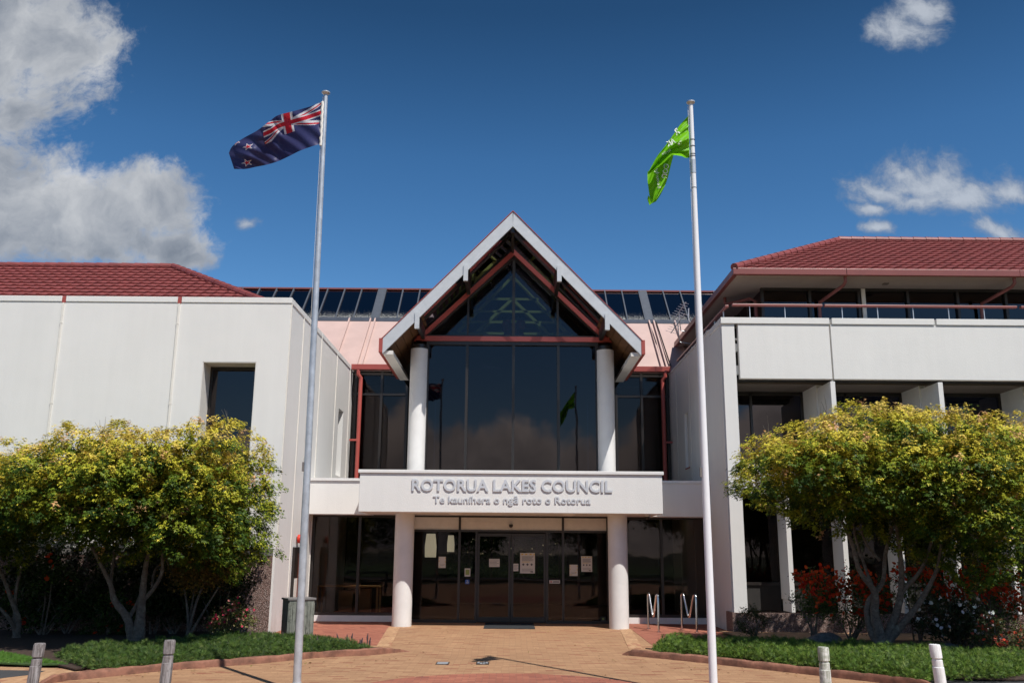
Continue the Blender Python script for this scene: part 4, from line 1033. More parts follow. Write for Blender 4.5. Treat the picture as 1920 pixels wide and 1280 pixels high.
# notices stuck on the glass
M['paper'] = mat_simple('notice_paper', (.60,.56,.50), .7, var=.03)
M['ink'] = mat_simple('notice_print', (.10,.09,.09), .8, var=.05)
M['yellow'] = mat_simple('notice_yellow', (.62,.42,.03), .7, var=.05)
M['blue'] = mat_simple('sticker_blue', (.02,.10,.38), .5, var=.03)
M['olive'] = mat_simple('sticker_green', (.25,.30,.08), .6, var=.05)
M['stickerred'] = mat_simple('sticker_red', (.5,.05,.04), .6, var=.05)
def notice(label, x0, y0, x1, y1, kind, cat='notice', yy=YS-.012):
    a = P(x0,y1,yy); b = P(x1,y0,yy); w_, h_ = b.x-a.x, b.z-a.z
    t = thing('notice', label, cat, (a.x,yy,a.z)) if cat == 'notice' else thing('window_sticker', label, cat, (a.x,yy,a.z))
    base = {'wheel':'blue','shield':'black'}.get(kind,'paper')
    part(box(a.x,b.x,yy,yy+.004,a.z,b.z), 'sheet', M[base], t)
    y_a, y_b = yy-.0025, yy-.0005
    def bx(u0,u1,v0,v1,m,nm='print'): part(box(a.x+w_*u0,a.x+w_*u1,y_a,y_b,b.z-h_*v1,b.z-h_*v0), nm, M[m], t)
    if kind == 'poster':
        for u0 in (.04,.30,.60,.86): part(MB().prism([(a.x+w_*u0,y_b,b.z-h_*.10),(a.x+w_*(u0+.14),y_b,b.z-h_*.10),(a.x+w_*(u0+.22 if u0 < .8 else .98),y_b,b.z-h_*.04),(a.x+w_*(u0+.08),y_b,b.z-h_*.04)], (0,-.002,0)), 'stripe', M['yellow'], t)
        mb = MB()
        for k in range(5): mb.box(a.x+w_*.12,a.x+w_*(.9-.05*(k % 3)),y_a,y_b,b.z-h_*(.17+.05*k)-h_*.02,b.z-h_*(.17+.05*k))
        for k in range(3): mb.box(a.x+w_*.12,a.x+w_*.86,y_a,y_b,b.z-h_*(.78+.05*k)-h_*.012,b.z-h_*(.78+.05*k))
        parts(mb, 'print', M['ink'], t)
        bx(.12,.65,.43,.455,'yellow','rule')
        mb = MB()
        for k in range(3): mb.obox((a.x+w_*(.22+.28*k),(y_a+y_b)/2,b.z-h_*.57), (w_*.05,0,w_*.04), (0,.001,0), (-w_*.04,0,w_*.05))
        parts(mb, 'pictogram', M['ink'], t); bx(.70,.88,.90,.95,'ink','emblem')
    elif kind == 'frame':
        for (u0,u1,v0,v1) in ((.02,.12,.05,.15),(.02,.12,.35,.45),(.88,.98,.1,.2),(.88,.98,.4,.5),(.1,.25,.86,.93),(.7,.85,.66,.73)): bx(u0,u1,v0,v1,'yellow','stripe')
        bx(.15,.85,.70,.72,'ink'); bx(.25,.75,.78,.80,'ink')
    elif kind == 'lines':
        for k in range(4): bx(.08,.92-.2*(k % 2),.22+.17*k,.26+.17*k,'ink')
    elif kind == 'green': bx(.15,.85,.15,.80,'olive','panel')
    elif kind == 'cross': bx(.06,.28,.40,.60,'stickerred','cross'); bx(.14,.20,.2,.8,'stickerred','cross'); bx(.35,.92,.32,.68,'ink')
    elif kind == 'shield': bx(.30,.70,.25,.65,'olive','shield'); bx(.15,.85,.8,.86,'paper')
    elif kind == 'wheel':
        cx, cz = a.x+w_*.52, a.z+h_*.40
        mb = MB(); n = 20
        for k in range(n-5):
            a0 = R(60)-2*math.pi*k/n; mb.obox((cx+w_*.22*math.cos(a0),y_b-.001,cz+w_*.22*math.sin(a0)), (w_*.045,0,0), (0,.001,0), (0,0,w_*.045))
        mb.box(a.x+w_*.45,a.x+w_*.53,y_a,y_b,a.z+h_*.42,a.z+h_*.74); mb.box(a.x+w_*.40,a.x+w_*.56,y_a-.001,y_b,a.z+h_*.76,a.z+h_*.90)
        mb.box(a.x+w_*.53,a.x+w_*.72,y_a,y_b,a.z+h_*.42,a.z+h_*.49); mb.box(a.x+w_*.68,a.x+w_*.76,y_a-.001,y_b,a.z+h_*.18,a.z+h_*.42)
        part(mb, 'wheelchair_symbol', M['paper'], t)
notice('small notice with yellow dashes on the leftmost entrance pane',822,1043,836,1064,'frame')
notice('landscape printed notice on the left door',917,1047,937,1062,'lines')
notice('small framed green notice above the blue wheelchair sticker',871,1065,882,1080,'green')
notice('blue wheelchair symbol sticker on the narrow left pane',872,1086,880,1094,'wheel','sticker')
notice('large notice with yellow stripes on the right door',975,1036,1003,1074,'poster')
notice('small notice on the central stile between the doors',962.5,1056,972,1070,'lines')
notice('portrait notice with yellow edge, lower of the pair by the right column',1068,1058,1083,1079,'frame')
notice('tall notice with yellow stripes nearest the right column',1090,1042,1110,1071,'poster')
notice('small pale sticker with a red cross on the narrow right pane',1030,1087,1050,1093,'cross','sticker')
notice('tiny dark sticker with a pale shield, low on the right pane',1126,1155,1136,1165,'shield','sticker')
notice('tiny dark sticker with a pale shield, low on the left shop window',583,1146,594,1154,'shield','sticker', 24.965)

# furniture inside, behind the glass
M['oak'] = mat_simple('pale_wood', (.78,.50,.20), .5, var=.15)
M['card'] = mat_simple('brown_board', (.55,.34,.19), .85, var=.1)
t = thing('table', 'pale timber table standing behind the left shop window', 'table', (-4.4,26.3,0))
a = P(592,1100,26.0); b = P(711,1100,26.0)
part(box(a.x,b.x,26.0,26.7,.83,.87), 'table_top', M['oak'], t)
for x in (a.x+.03,b.x-.08):
    for y in (26.02,26.63): part(box(x,x+.05,y,y+.05,.02,.829), 'leg', M['oak'], t)
for lab, x0, x1, h0 in (('brown board panel under the table, left one',633,663,1107),('brown board panel under the table, right one',664,696,1103)):
    p0 = P(x0,1155,26.3); p1 = P(x1,h0,26.3)
    t = thing('board_box', lab, 'box', (p0.x,26.3,0), 'boxes under the table'); part(box(p0.x,p1.x-.02,26.3,26.6,.02,max(.3,min(.8,p1.z))), 'carton', M['card'], t, bevel=.005)
M['shade'] = mat_simple('lamp_fabric', (.75,.74,.62), .8, var=.04)
M['shade'].node_tree.nodes['Principled BSDF'].inputs['Emission Color'].default_value = (.9,.9,.7,1); M['shade'].node_tree.nodes['Principled BSDF'].inputs['Emission Strength'].default_value = .55
for lab, px, w_, y0, y1 in (('large pale angular pendant lamp behind the left entrance panes',807,.16,1000,1044),('narrower pale pendant lamp right of the large one',845,.10,1003,1034)):
    c = P(px,y1,26.6); tp = P(px,y0,26.6); t = thing('pendant_lamp', lab, 'lamp', (c.x,26.6,c.z), 'pendant lamps in the foyer')
    part(MB().lathe((c.x,26.6),[(w_,c.z),(w_*1.05,c.z+.45*(tp.z-c.z)),(w_*.8,tp.z)],8), 'lamp_shade', M['shade'], t)
    part(MB().tube([(c.x,26.6,tp.z),(c.x,26.6,2.9)], .008, 6), 'cord', M['black'], t)
# carved figure in the gable
M['carving'] = mat_simple('dark_red_carving', (.17,.035,.03), .55, var=.35, scale=14, bmp=.6, bscale=30)
t = thing('carved_figure', 'dark red carved wooden figure standing high inside the gable window', 'carving', (.05,26.0,7.7))
mb = MB()
for sg in (-1,1):
    mb.lathe((.05+sg*.20,26.0),[(.02,8.50),(.12,8.46),(.17,8.32),(.15,8.16),(.08,8.10),(.13,8.0),(.15,7.86),(.10,7.72),(.12,7.66)],14)
mb.lathe((.05,26.02),[(.02,8.42),(.13,8.36),(.16,8.1),(.12,7.9),(.17,7.75),(.14,7.62)],14)
part(mb, 'figure', M['carving'], t, smooth=True)
part(box(-.4,.5,25.9,26.2,7.56,7.62), 'base', M['carving'], t)
# antennas on the right
def yagi(label, px, py, y):
    c = P(px,py,y); t = thing('antenna', label, 'antenna', (c.x,c.y,c.z), 'antennas beside the right roof')
    d = Vector((.25,-.35,.35)).normalized(); s_ = Vector((.85,.5,-.1)).normalized()
    part(MB().tube([c-d*.42,c+d*.42], .014, 6), 'boom', M['galv'], t)
    for k in range(9): part(MB().tube([c+d*(-.38+k*.095)-s_*(.24-.012*k), c+d*(-.38+k*.095)+s_*(.24-.012*k)], .007, 5), 'element', M['galv'], t)
    part(MB().tube([c, c+Vector((.02,.06,-.3)), c+Vector((.1,.3,-.55)), c+Vector((.45,.3,-.6))], .018, 8), 'mast', M['galv'], t)
yagi('upper comb shaped aerial beside the white flagpole',1273,585,28.6); yagi('lower comb shaped aerial beside the white flagpole',1271,606,28.4)
t = thing('antenna', 'bent steel aerial bracket nearest the right roof gutter', 'antenna', tuple(P(1290,600,28.5)), 'antennas beside the right roof')
q = [P(1291,578,28.5),P(1291,600,28.5),P(1294,604,28.5),P(1304,604,28.5)]
part(MB().tube(q, .02, 8), 'bracket', M['galv'], t)
# ------------------------------------------------------------------ vegetation
def leaf_mat(name, rough=.5, trans=.35, gain=1.0):
    m = bpy.data.materials.new(name); m.use_nodes = True; t = NT(m.node_tree); t.n.clear()
    at = t.node('ShaderNodeAttribute'); at.attribute_name = 'tint'; c = at.outputs['Color']
    df = t.node('ShaderNodeBsdfPrincipled'); t.put(df.inputs['Base Color'], c); df.inputs['Roughness'].default_value = rough; df.inputs['Specular IOR Level'].default_value = .18
    tl = t.node('ShaderNodeBsdfTranslucent'); t.put(tl.inputs[0], c)
    mx = t.node('ShaderNodeMixShader'); mx.inputs[0].default_value = trans; t.l.new(df.outputs[0], mx.inputs[1]); t.l.new(tl.outputs[0], mx.inputs[2])
    out = t.node('ShaderNodeOutputMaterial'); t.l.new(mx.outputs[0], out.inputs[0]); return m
M['leaf'] = leaf_mat('maple_leaf', .5, .16); M['leaf_glossy'] = leaf_mat('shrub_leaf', .35, .2); M['petal'] = leaf_mat('petal', .6, .35)
def unit(a): return a/np.maximum(1e-9, np.linalg.norm(a, axis=1, keepdims=True))
def mesh_leaves(name, pos, nor, tipd, size, tint, m, parent, shape='maple', label=None):
    """one mesh of many leaf outlines; pos/nor/tipd (N,3), size (N,), tint (N,3)"""
    N = len(pos); nor = unit(nor); t = unit(tipd - nor*np.sum(tipd*nor, axis=1, keepdims=True)); b = np.cross(nor, t)
    if shape == 'maple':
        loc = np.array([(-.35,0,0),(.25,.95,-.18),(.28,.28,.05),(1.1,0,-.22),(.28,-.28,.05),(.25,-.95,-.18)]); tris = [(0,2,1),(0,3,2),(0,4,3),(0,5,4)]
    elif shape == 'oval':
        loc = np.array([(-.9,0,0),(-.1,.38,.08),(1,0,-.12),(-.1,-.38,.08)]); tris = [(0,2,1),(0,3,2)]
    elif shape == 'petal':
        loc = np.array([(0,0,0),(.8,.55,.15),(1.0,0,.1),(.8,-.55,.15)]); tris = [(0,2,1),(0,3,2)]
    else:        # sprig: feathery fan of narrow needles
        loc = np.array([(0,.05,0),(0,-.05,0),(1.0,.0,.0),(.15,.05,0),(.25,.02,0),(.75,.5,.12),(.15,-.05,0),(.25,-.02,0),(.75,-.5,.12),(.4,.04,0),(.5,.0,0),(1.0,.28,-.1),(.4,-.04,0),(.5,-.0,0),(1.0,-.28,-.1)])
        tris = [(0,1,2),(3,4,5),(6,8,7),(9,10,11),(12,14,13)]
    k = len(loc)
    V = pos[:,None,:] + size[:,None,None]*(loc[None,:,0:1]*t[:,None,:] + loc[None,:,1:2]*b[:,None,:] + loc[None,:,2:3]*nor[:,None,:])
    V = V.reshape(-1,3); F = (np.arange(N)[:,None,None]*k + np.array(tris)[None]).reshape(-1,3)
    p_ = parent; off = np.zeros(3)
    while p_ is not None: off += np.array(p_.location); p_ = p_.parent
    V = V - off
    me = bpy.data.meshes.new(name); me.vertices.add(len(V)); me.vertices.foreach_set('co', V.astype(np.float32).ravel())
    me.loops.add(F.size); me.loops.foreach_set('vertex_index', F.astype(np.int32).ravel())
    me.polygons.add(len(F)); me.polygons.foreach_set('loop_start', np.arange(0, F.size, 3, dtype=np.int32)); me.polygons.foreach_set('loop_total', np.full(len(F), 3, dtype=np.int32))
    me.update(); me.validate()
    at = me.color_attributes.new('tint', 'FLOAT_COLOR', 'POINT'); c = np.ones((len(V),4), np.float32); c[:,:3] = np.repeat(tint, k, axis=0); at.data.foreach_set('color', c.ravel())
    me.materials.append(m); o = bpy.data.objects.new(name, me); scene.collection.objects.link(o)
    if parent is not None: o.parent = parent
    if label: o['label'] = label
    return o
def in_poly(x, y, poly):
    c = np.zeros(len(x), bool); n = len(poly); j = n-1
    for i in range(n):
        xi_, yi_ = poly[i]; xj, yj = poly[j]
        c ^= ((yi_ > y) != (yj > y)) & (x < (xj-xi_)*(y-yi_)/(yj-yi_+1e-12)+xi_); j = i
    return c
def edge_dist(x, y, poly):
    d = np.full(len(x), 1e9); n = len(poly)
    for i in range(n):
        a = np.array(poly[i]); b = np.array(poly[(i+1) % n]); ab = b-a
        t = np.clip(((x-a[0])*ab[0]+(y-a[1])*ab[1])/(ab@ab), 0, 1)
        d = np.minimum(d, np.hypot(x-a[0]-t*ab[0], y-a[1]-t*ab[1]))
    return d
def pick(pal, wts, n):
    """palette rows with jitter"""
    idx = RNG.choice(len(pal), n, p=np.array(wts)/sum(wts)); c = np.array(pal)[idx]
    return c*RNG.uniform(.8,1.2,(n,1))*RNG.uniform(.93,1.07,(n,3))
def crown_clusters(outline, Y0, T, n, deep=110., gap=.30):
    """bough centres inside an outline given at the tree's own depth; boughs keep a distance so dark gaps stay between them"""
    xs = [p[0] for p in outline]; ys = [p[1] for p in outline]; out = []; tries = 0
    while len(out) < n and tries < 40:
        tries += 1
        x = RNG.uniform(min(xs), max(xs), 400); y = RNG.uniform(min(ys), max(ys), 400)
        k = in_poly(x, y, outline); x, y = x[k], y[k]; d = edge_dist(x, y, outline); k = d > 34; x, y, d = x[k], y[k], d[k]
        e = np.sqrt(np.clip(1-(1-np.clip(d/deep,0,1))**2, 0, 1))
        s_ = RNG.choice([-1,-1,-1,1], len(x)); yy = np.where(s_ < 0, 1.3, 1.0)*T*e*s_*RNG.uniform(0,1,len(x))**.3
        for a, b_, c in zip(x, y, yy):
            q = np.array(P(a, b_, Y0)); q[1] += c
            if all(np.hypot(np.hypot(q[0]-o[0], (q[2]-o[2])*1.35), (q[1]-o[1])*.8) > gap*1.55 for o in out): out.append(q)
            if len(out) >= n: break
    return np.array(out)
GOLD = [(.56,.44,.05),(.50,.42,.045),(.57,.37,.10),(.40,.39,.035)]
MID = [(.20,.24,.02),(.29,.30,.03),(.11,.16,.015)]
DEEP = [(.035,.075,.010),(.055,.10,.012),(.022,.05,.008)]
def maple_crown(parent, C_, outline=None, Y0=None, tufts=34, per=20, size=(.032,.050)):
    """boughs carry feathery tufts of small lobed leaves: young gold ones on top, green ones on the flanks and inside, sun and shade painted into the tint"""
    zmin, zmax = C_[:,2].min(), C_[:,2].max(); mid = C_.mean(0)
    tc_, td_, ts_, tcol = [], [], [], []
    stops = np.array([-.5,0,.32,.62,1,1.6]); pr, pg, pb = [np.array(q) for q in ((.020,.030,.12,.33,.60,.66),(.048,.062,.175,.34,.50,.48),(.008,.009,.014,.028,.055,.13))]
    def tone(ct, hgt, m_):  # sunlit tops and shaded undersides go into the leaf tint
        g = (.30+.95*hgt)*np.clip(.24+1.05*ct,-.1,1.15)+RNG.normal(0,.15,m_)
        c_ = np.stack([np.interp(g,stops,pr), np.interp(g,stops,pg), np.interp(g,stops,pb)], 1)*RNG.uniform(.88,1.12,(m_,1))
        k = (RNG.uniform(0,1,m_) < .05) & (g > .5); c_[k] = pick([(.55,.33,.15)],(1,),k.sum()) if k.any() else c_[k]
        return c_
    for c in C_:
        R_ = RNG.uniform(.30,.52); hh = R_*RNG.uniform(.55,.8); m_ = int(tufts*(R_/.4)**2)
        ph = RNG.uniform(0,2*np.pi,m_); ct = RNG.uniform(-.35,1,m_); st_ = np.sqrt(1-np.clip(ct,0,1)**2)
        lob = 1+.25*np.sin(ph*2+RNG.uniform(0,6))+.18*np.sin(ph*5+RNG.uniform(0,6))
        d = np.stack([st_*np.cos(ph)*lob, st_*np.sin(ph)*lob, ct], 1); p = c + d*np.array([R_,R_,hh]); p[:,2] -= .3*R_*st_**2
        tc_.append(p); td_.append(np.stack([np.cos(ph)*st_, np.sin(ph)*st_, ct*.5-.12], 1)); ts_.append(np.full(m_, 1.0))
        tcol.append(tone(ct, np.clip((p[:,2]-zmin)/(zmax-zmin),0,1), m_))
    # filling inside the crown, its shade painted into dark leaf tints
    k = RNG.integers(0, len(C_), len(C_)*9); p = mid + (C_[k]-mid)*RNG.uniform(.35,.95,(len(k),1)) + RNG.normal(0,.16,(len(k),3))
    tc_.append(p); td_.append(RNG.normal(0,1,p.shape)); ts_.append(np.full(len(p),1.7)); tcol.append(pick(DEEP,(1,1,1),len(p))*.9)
    if outline:      # ragged sprays along the outline
        m_ = len(outline)*9; k = RNG.integers(0, len(outline), m_); f = RNG.uniform(0,1,m_); p = []; dd = []
        cx = np.mean([q[0] for q in outline]); cy = np.mean([q[1] for q in outline])
        for i in range(m_):
            a = outline[k[i]]; b_ = outline[(k[i]+1) % len(outline)]; px_ = a[0]+(b_[0]-a[0])*f[i]; py_ = a[1]+(b_[1]-a[1])*f[i]; r_ = RNG.uniform(-14,7)
            ln = math.hypot(px_-cx, py_-cy); p.append(tuple(P(px_+(px_-cx)/ln*r_, py_+(py_-cy)/ln*r_, Y0+RNG.uniform(-.6,.6)))); dd.append(((px_-cx)/ln, 0, -(py_-cy)/ln+.1))
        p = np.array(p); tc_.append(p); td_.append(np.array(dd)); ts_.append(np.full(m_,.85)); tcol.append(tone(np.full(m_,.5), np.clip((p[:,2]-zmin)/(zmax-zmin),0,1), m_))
    TC = np.concatenate(tc_); TD = unit(np.concatenate(td_)); TS = np.concatenate(ts_); TK = np.concatenate(tcol)
    N = len(TC)*per; i = np.repeat(np.arange(len(TC)), per); s_ = RNG.uniform(-.4,1,N)[:,None]
    pos = TC[i] + TD[i]*s_*.13*TS[i][:,None] + RNG.normal(0,.040,(N,3))*TS[i][:,None]; pos[:,2] -= np.clip(s_[:,0],0,1)**2*.05
    nor = TD[i]*.45 + np.array([0,-.12,.75]) + RNG.normal(0,.25,(N,3)); tip = TD[i] + RNG.normal(0,.45,(N,3)) + np.array([0,0,-.6])
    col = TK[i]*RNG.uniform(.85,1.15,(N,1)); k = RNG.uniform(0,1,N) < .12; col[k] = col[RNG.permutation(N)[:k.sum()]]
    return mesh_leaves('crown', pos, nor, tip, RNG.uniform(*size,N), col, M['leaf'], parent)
def bark_mat(name, col, dark, lich):
    m, t, b, pos = new_mat(name); n = t.noise(pos, 18, 8, .7)
    c = t.ramp(n, [(.3,dark),(.6,col)]); c = t.mix(t.maprange(t.noise(pos, 7, 6, .7), .52, .66, 0, .6), c, lich+(1,))
    t.put(b.inputs['Base Color'], c); b.inputs['Roughness'].default_value = .9; bump(t, b, n, .7, .01); return m
M['bark'] = bark_mat('maple_bark', (.15,.125,.10), (.05,.04,.034), (.25,.25,.21))
def trunk(parent, branches, name='trunk'):
    """branches: lists of ((px,py,Y),radius) joined as tapering tubes"""
    mb = MB()
    for br in branches:
        ctrl = [P(*q[:3]) for q in br]; rad = [q[3] for q in br]; n = (len(br)-1)*6+1; pts = []; rs = []
        for i in range(n):
            t = i/(n-1); pts.append(bez(ctrl, t)); k = t*(len(rad)-1); a = min(int(k), len(rad)-2); rs.append(rad[a]+(rad[a+1]-rad[a])*(k-a))
        rs = [q*.84*(1+.06*math.sin(i_*2.1)) for i_, q in enumerate(rs)]; mb.tube(pts, rs, 12)
    return part(mb, name, M['bark'], parent, smooth=True)
def twigs(parent, C_, root, n, zcut):
    n = min(n, len(C_)-1)
    """thin limbs running from the fork into the crown"""
    mb = MB(); root = Vector(root)
    for c in C_[RNG.choice(len(C_), n, replace=False)]:
        c = Vector(c); s_ = root + (c-root)*random.uniform(.25,.45) + Vector((0,0,random.uniform(.0,.2)))
        mid = s_.lerp(c,.5)+Vector((random.uniform(-.15,.15),random.uniform(-.15,.15),random.uniform(.02,.2)))
        mb.tube([s_, mid, c], [.022,.014,.006], 5, cap=False)
    return part(mb, 'limb', M['bark'], parent, smooth=True)
# left maple
oA = [(120,830),(128,795),(150,815),(205,800),(232,795),(262,812),(300,808),(345,800),(390,812),(418,790),(455,800),(478,822),(500,848),(496,880),(490,930),(496,960),(490,1010),(482,1035),(450,1070),(430,1085),(395,1060),(340,1050),(300,1035),(250,1042),(200,1045),(160,1020),(110,1010),(60,1000),(30,985),(40,930),(60,880),(90,850)]
tA = thing('maple_tree', 'golden green maple on forked pale trunks before the left wing', 'tree', tuple(P(258,1195,18.8)), 'maples in the garden beds')
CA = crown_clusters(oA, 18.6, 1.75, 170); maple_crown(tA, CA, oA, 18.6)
trunk(tA, [[(258,1204,18.8,.17),(262,1170,18.8,.125),(266,1128,18.75,.09),(270,1085,18.6,.07),(278,1035,18.5,.05),(290,980,18.4,.03)],
           [(250,1204,18.82,.15),(240,1160,18.8,.10),(215,1125,18.7,.075),(207,1095,18.6,.055),(190,1060,18.5,.045),(170,1020,18.4,.03)],
           [(207,1100,18.6,.045),(210,1070,18.75,.035),(214,1030,18.9,.03),(205,980,19,.02)],
           [(266,1128,18.75,.06),(290,1100,18.7,.045),(304,1070,18.6,.04),(306,1030,18.5,.03),(330,980,18.4,.02)],
           [(285,1100,18.7,.03),(290,1070,19,.03),(305,1050,19.1,.025),(320,1010,19.2,.02)],
           [(240,1160,18.8,.06),(258,1130,18.9,.05),(268,1100,19.0,.04)]])
twigs(tA, CA, P(260,1030,18.6), 45, 0)
# far left maple
oB = [(-260,900),(-200,830),(-120,810),(-60,815),(0,835),(30,828),(60,850),(100,860),(118,900),(110,960),(100,1010),(60,1030),(30,1055),(-40,1060),(-140,1050),(-230,1010)]
tB = thing('maple_tree', 'golden green maple cut by the left edge of the photo', 'tree', tuple(P(28,1195,19.3)), 'maples in the garden beds')
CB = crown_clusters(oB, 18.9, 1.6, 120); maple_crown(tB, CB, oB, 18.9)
trunk(tB, [[(30,1196,19.5,.10),(34,1160,19.5,.07),(20,1120,19.4,.05),(5,1080,19.3,.04),(-20,1030,19.2,.03)],
           [(30,1196,19.5,.08),(28,1160,19.5,.05),(30,1110,19.5,.04),(40,1060,19.5,.03)],
           [(30,1180,19.5,.06),(10,1150,19.3,.04),(-30,1110,19.2,.03),(-60,1060,19.2,.025)]])
twigs(tB, CB, P(0,1050,18.9), 25, 0)
# small bronze maple under the first one
oC = [(330,1030),(380,1000),(430,985),(470,985),(492,1010),(496,1035),(482,1060),(462,1090),(430,1110),(395,1135),(350,1120),(320,1080)]
tC = thing('dwarf_maple', 'small bronze leaved maple hanging beside the brown plinth', 'tree', tuple(P(352,1192,19.6)))
CC = crown_clusters(oC, 19.9, .8, 110, 60, .10)
def bronze_crown():
    pos = []; n = 110
    for c in CC: pos.append(c + RNG.normal(0,1,(n,3))*np.array([.17,.17,.13]))
    pos = np.concatenate(pos); N = len(pos)
    mesh_leaves('crown', pos, RNG.normal(0,.6,(N,3))+np.array([0,-.2,.6]), RNG.normal(0,.5,(N,3))+np.array([0,0,-.8]), RNG.uniform(.025,.04,N), pick([(.11,.075,.02),(.16,.10,.025),(.06,.07,.015),(.24,.17,.03)],(2,2,2,1),N), M['leaf'], tC)
bronze_crown()
trunk(tC, [[(352,1196,19.7,.05),(362,1150,19.7,.035),(375,1110,19.8,.03),(400,1060,19.9,.02)],[(352,1196,19.7,.04),(352,1150,19.7,.03),(345,1100,19.8,.02)],[(356,1190,19.7,.04),(385,1140,19.7,.025),(410,1100,19.8,.018)],[(350,1190,19.7,.03),(362,1120,19.9,.022),(370,1060,20,.015)]])
# right maple
oD = [(1388,880),(1392,850),(1412,822),(1445,818),(1475,800),(1520,792),(1560,785),(1580,765),(1615,757),(1650,778),(1690,770),(1720,778),(1752,765),(1775,785),(1800,790),(1840,820),(1850,870),(1855,930),(1860,985),(1875,1045),(1850,1100),(1810,1105),(1780,1065),(1750,1045),(1700,1035),(1650,1000),(1600,985),(1570,1000),(1530,985),(1500,965),(1460,955),(1425,945),(1408,930),(1392,910)]
tD = thing('maple_tree', 'broad golden green maple with many bare forked stems before the right wing', 'tree', tuple(P(1655,1218,18.4)), 'maples in the garden beds')
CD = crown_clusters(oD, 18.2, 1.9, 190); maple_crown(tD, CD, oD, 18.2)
trunk(tD, [[(1652,1226,18.4,.20),(1650,1195,18.4,.14),(1640,1150,18.4,.10),(1640,1110,18.3,.075),(1612,1070,18.2,.055),(1598,1020,18.1,.045),(1578,975,18.0,.03)],
           [(1648,1210,18.42,.13),(1630,1170,18.5,.085),(1628,1130,18.5,.07),(1655,1090,18.4,.05),(1660,1040,18.4,.045),(1672,990,18.3,.035),(1680,950,18.3,.02)],
           [(1660,1200,18.4,.12),(1680,1150,18.35,.09),(1690,1100,18.3,.07),(1688,1040,18.2,.055),(1680,980,18.1,.04),(1672,940,18,.025)],
           [(1662,1205,18.4,.11),(1700,1160,18.2,.07),(1730,1120,18.1,.055),(1755,1070,18.0,.04),(1765,1020,17.9,.03)],
           [(1690,1110,18.3,.055),(1725,1070,18.2,.04),(1742,1030,18.2,.035),(1755,980,18.2,.025)],
           [(1700,1165,18.2,.05),(1720,1130,18.5,.035),(1745,1090,18.7,.03),(1775,1040,18.8,.02)],
           [(1640,1110,18.35,.05),(1625,1070,18.6,.035),(1605,1010,18.8,.03),(1600,970,18.9,.02)],
           [(1650,1050,18.4,.035),(1625,1020,18.5,.025),(1612,985,18.5,.02)]])
twigs(tD, CD, P(1670,980,18.2), 55, 0)
# far right maple
oE = [(1800,830),(1830,795),(1870,785),(1910,780),(1960,780),(2040,800),(2120,860),(2120,960),(2040,1020),(1960,1010),(1920,985),(1890,1000),(1850,960),(1820,900)]
tE = thing('maple_tree', 'golden green maple cut by the right edge of the photo', 'tree', tuple(P(1990,1200,19.6)), 'maples in the garden beds')
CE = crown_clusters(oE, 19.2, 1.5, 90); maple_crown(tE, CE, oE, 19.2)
trunk(tE, [[(1990,1215,19.6,.12),(1988,1150,19.6,.09),(1975,1080,19.5,.06),(1960,1000,19.4,.04)],[(1990,1180,19.6,.08),(2010,1100,19.5,.05),(2030,1000,19.4,.03)]])
# bare twigs poking out above
def sprigs(parent, spots):
    mb = MB()
    for (px, py, y) in spots:
        for k in range(3):
            a = P(px,py,y); d = Vector((random.uniform(-.5,.3), random.uniform(-.2,.2), 1)).normalized(); l = random.uniform(.25,.45)
            mb.tube([a, a+d*l*.5, a+d*l+Vector((random.uniform(-.06,.06),0,0))], [.006,.004,.002], 4)
    parts(mb, 'bare_twig', M['bark'], parent)
sprigs(tD, [(1440,820,18),(1540,790,18.3),(1550,775,18.6),(1700,790,18),(1820,800,18.2)]); sprigs(tA, [(85,840,18.6),(190,815,18.4),(430,800,18.4)])

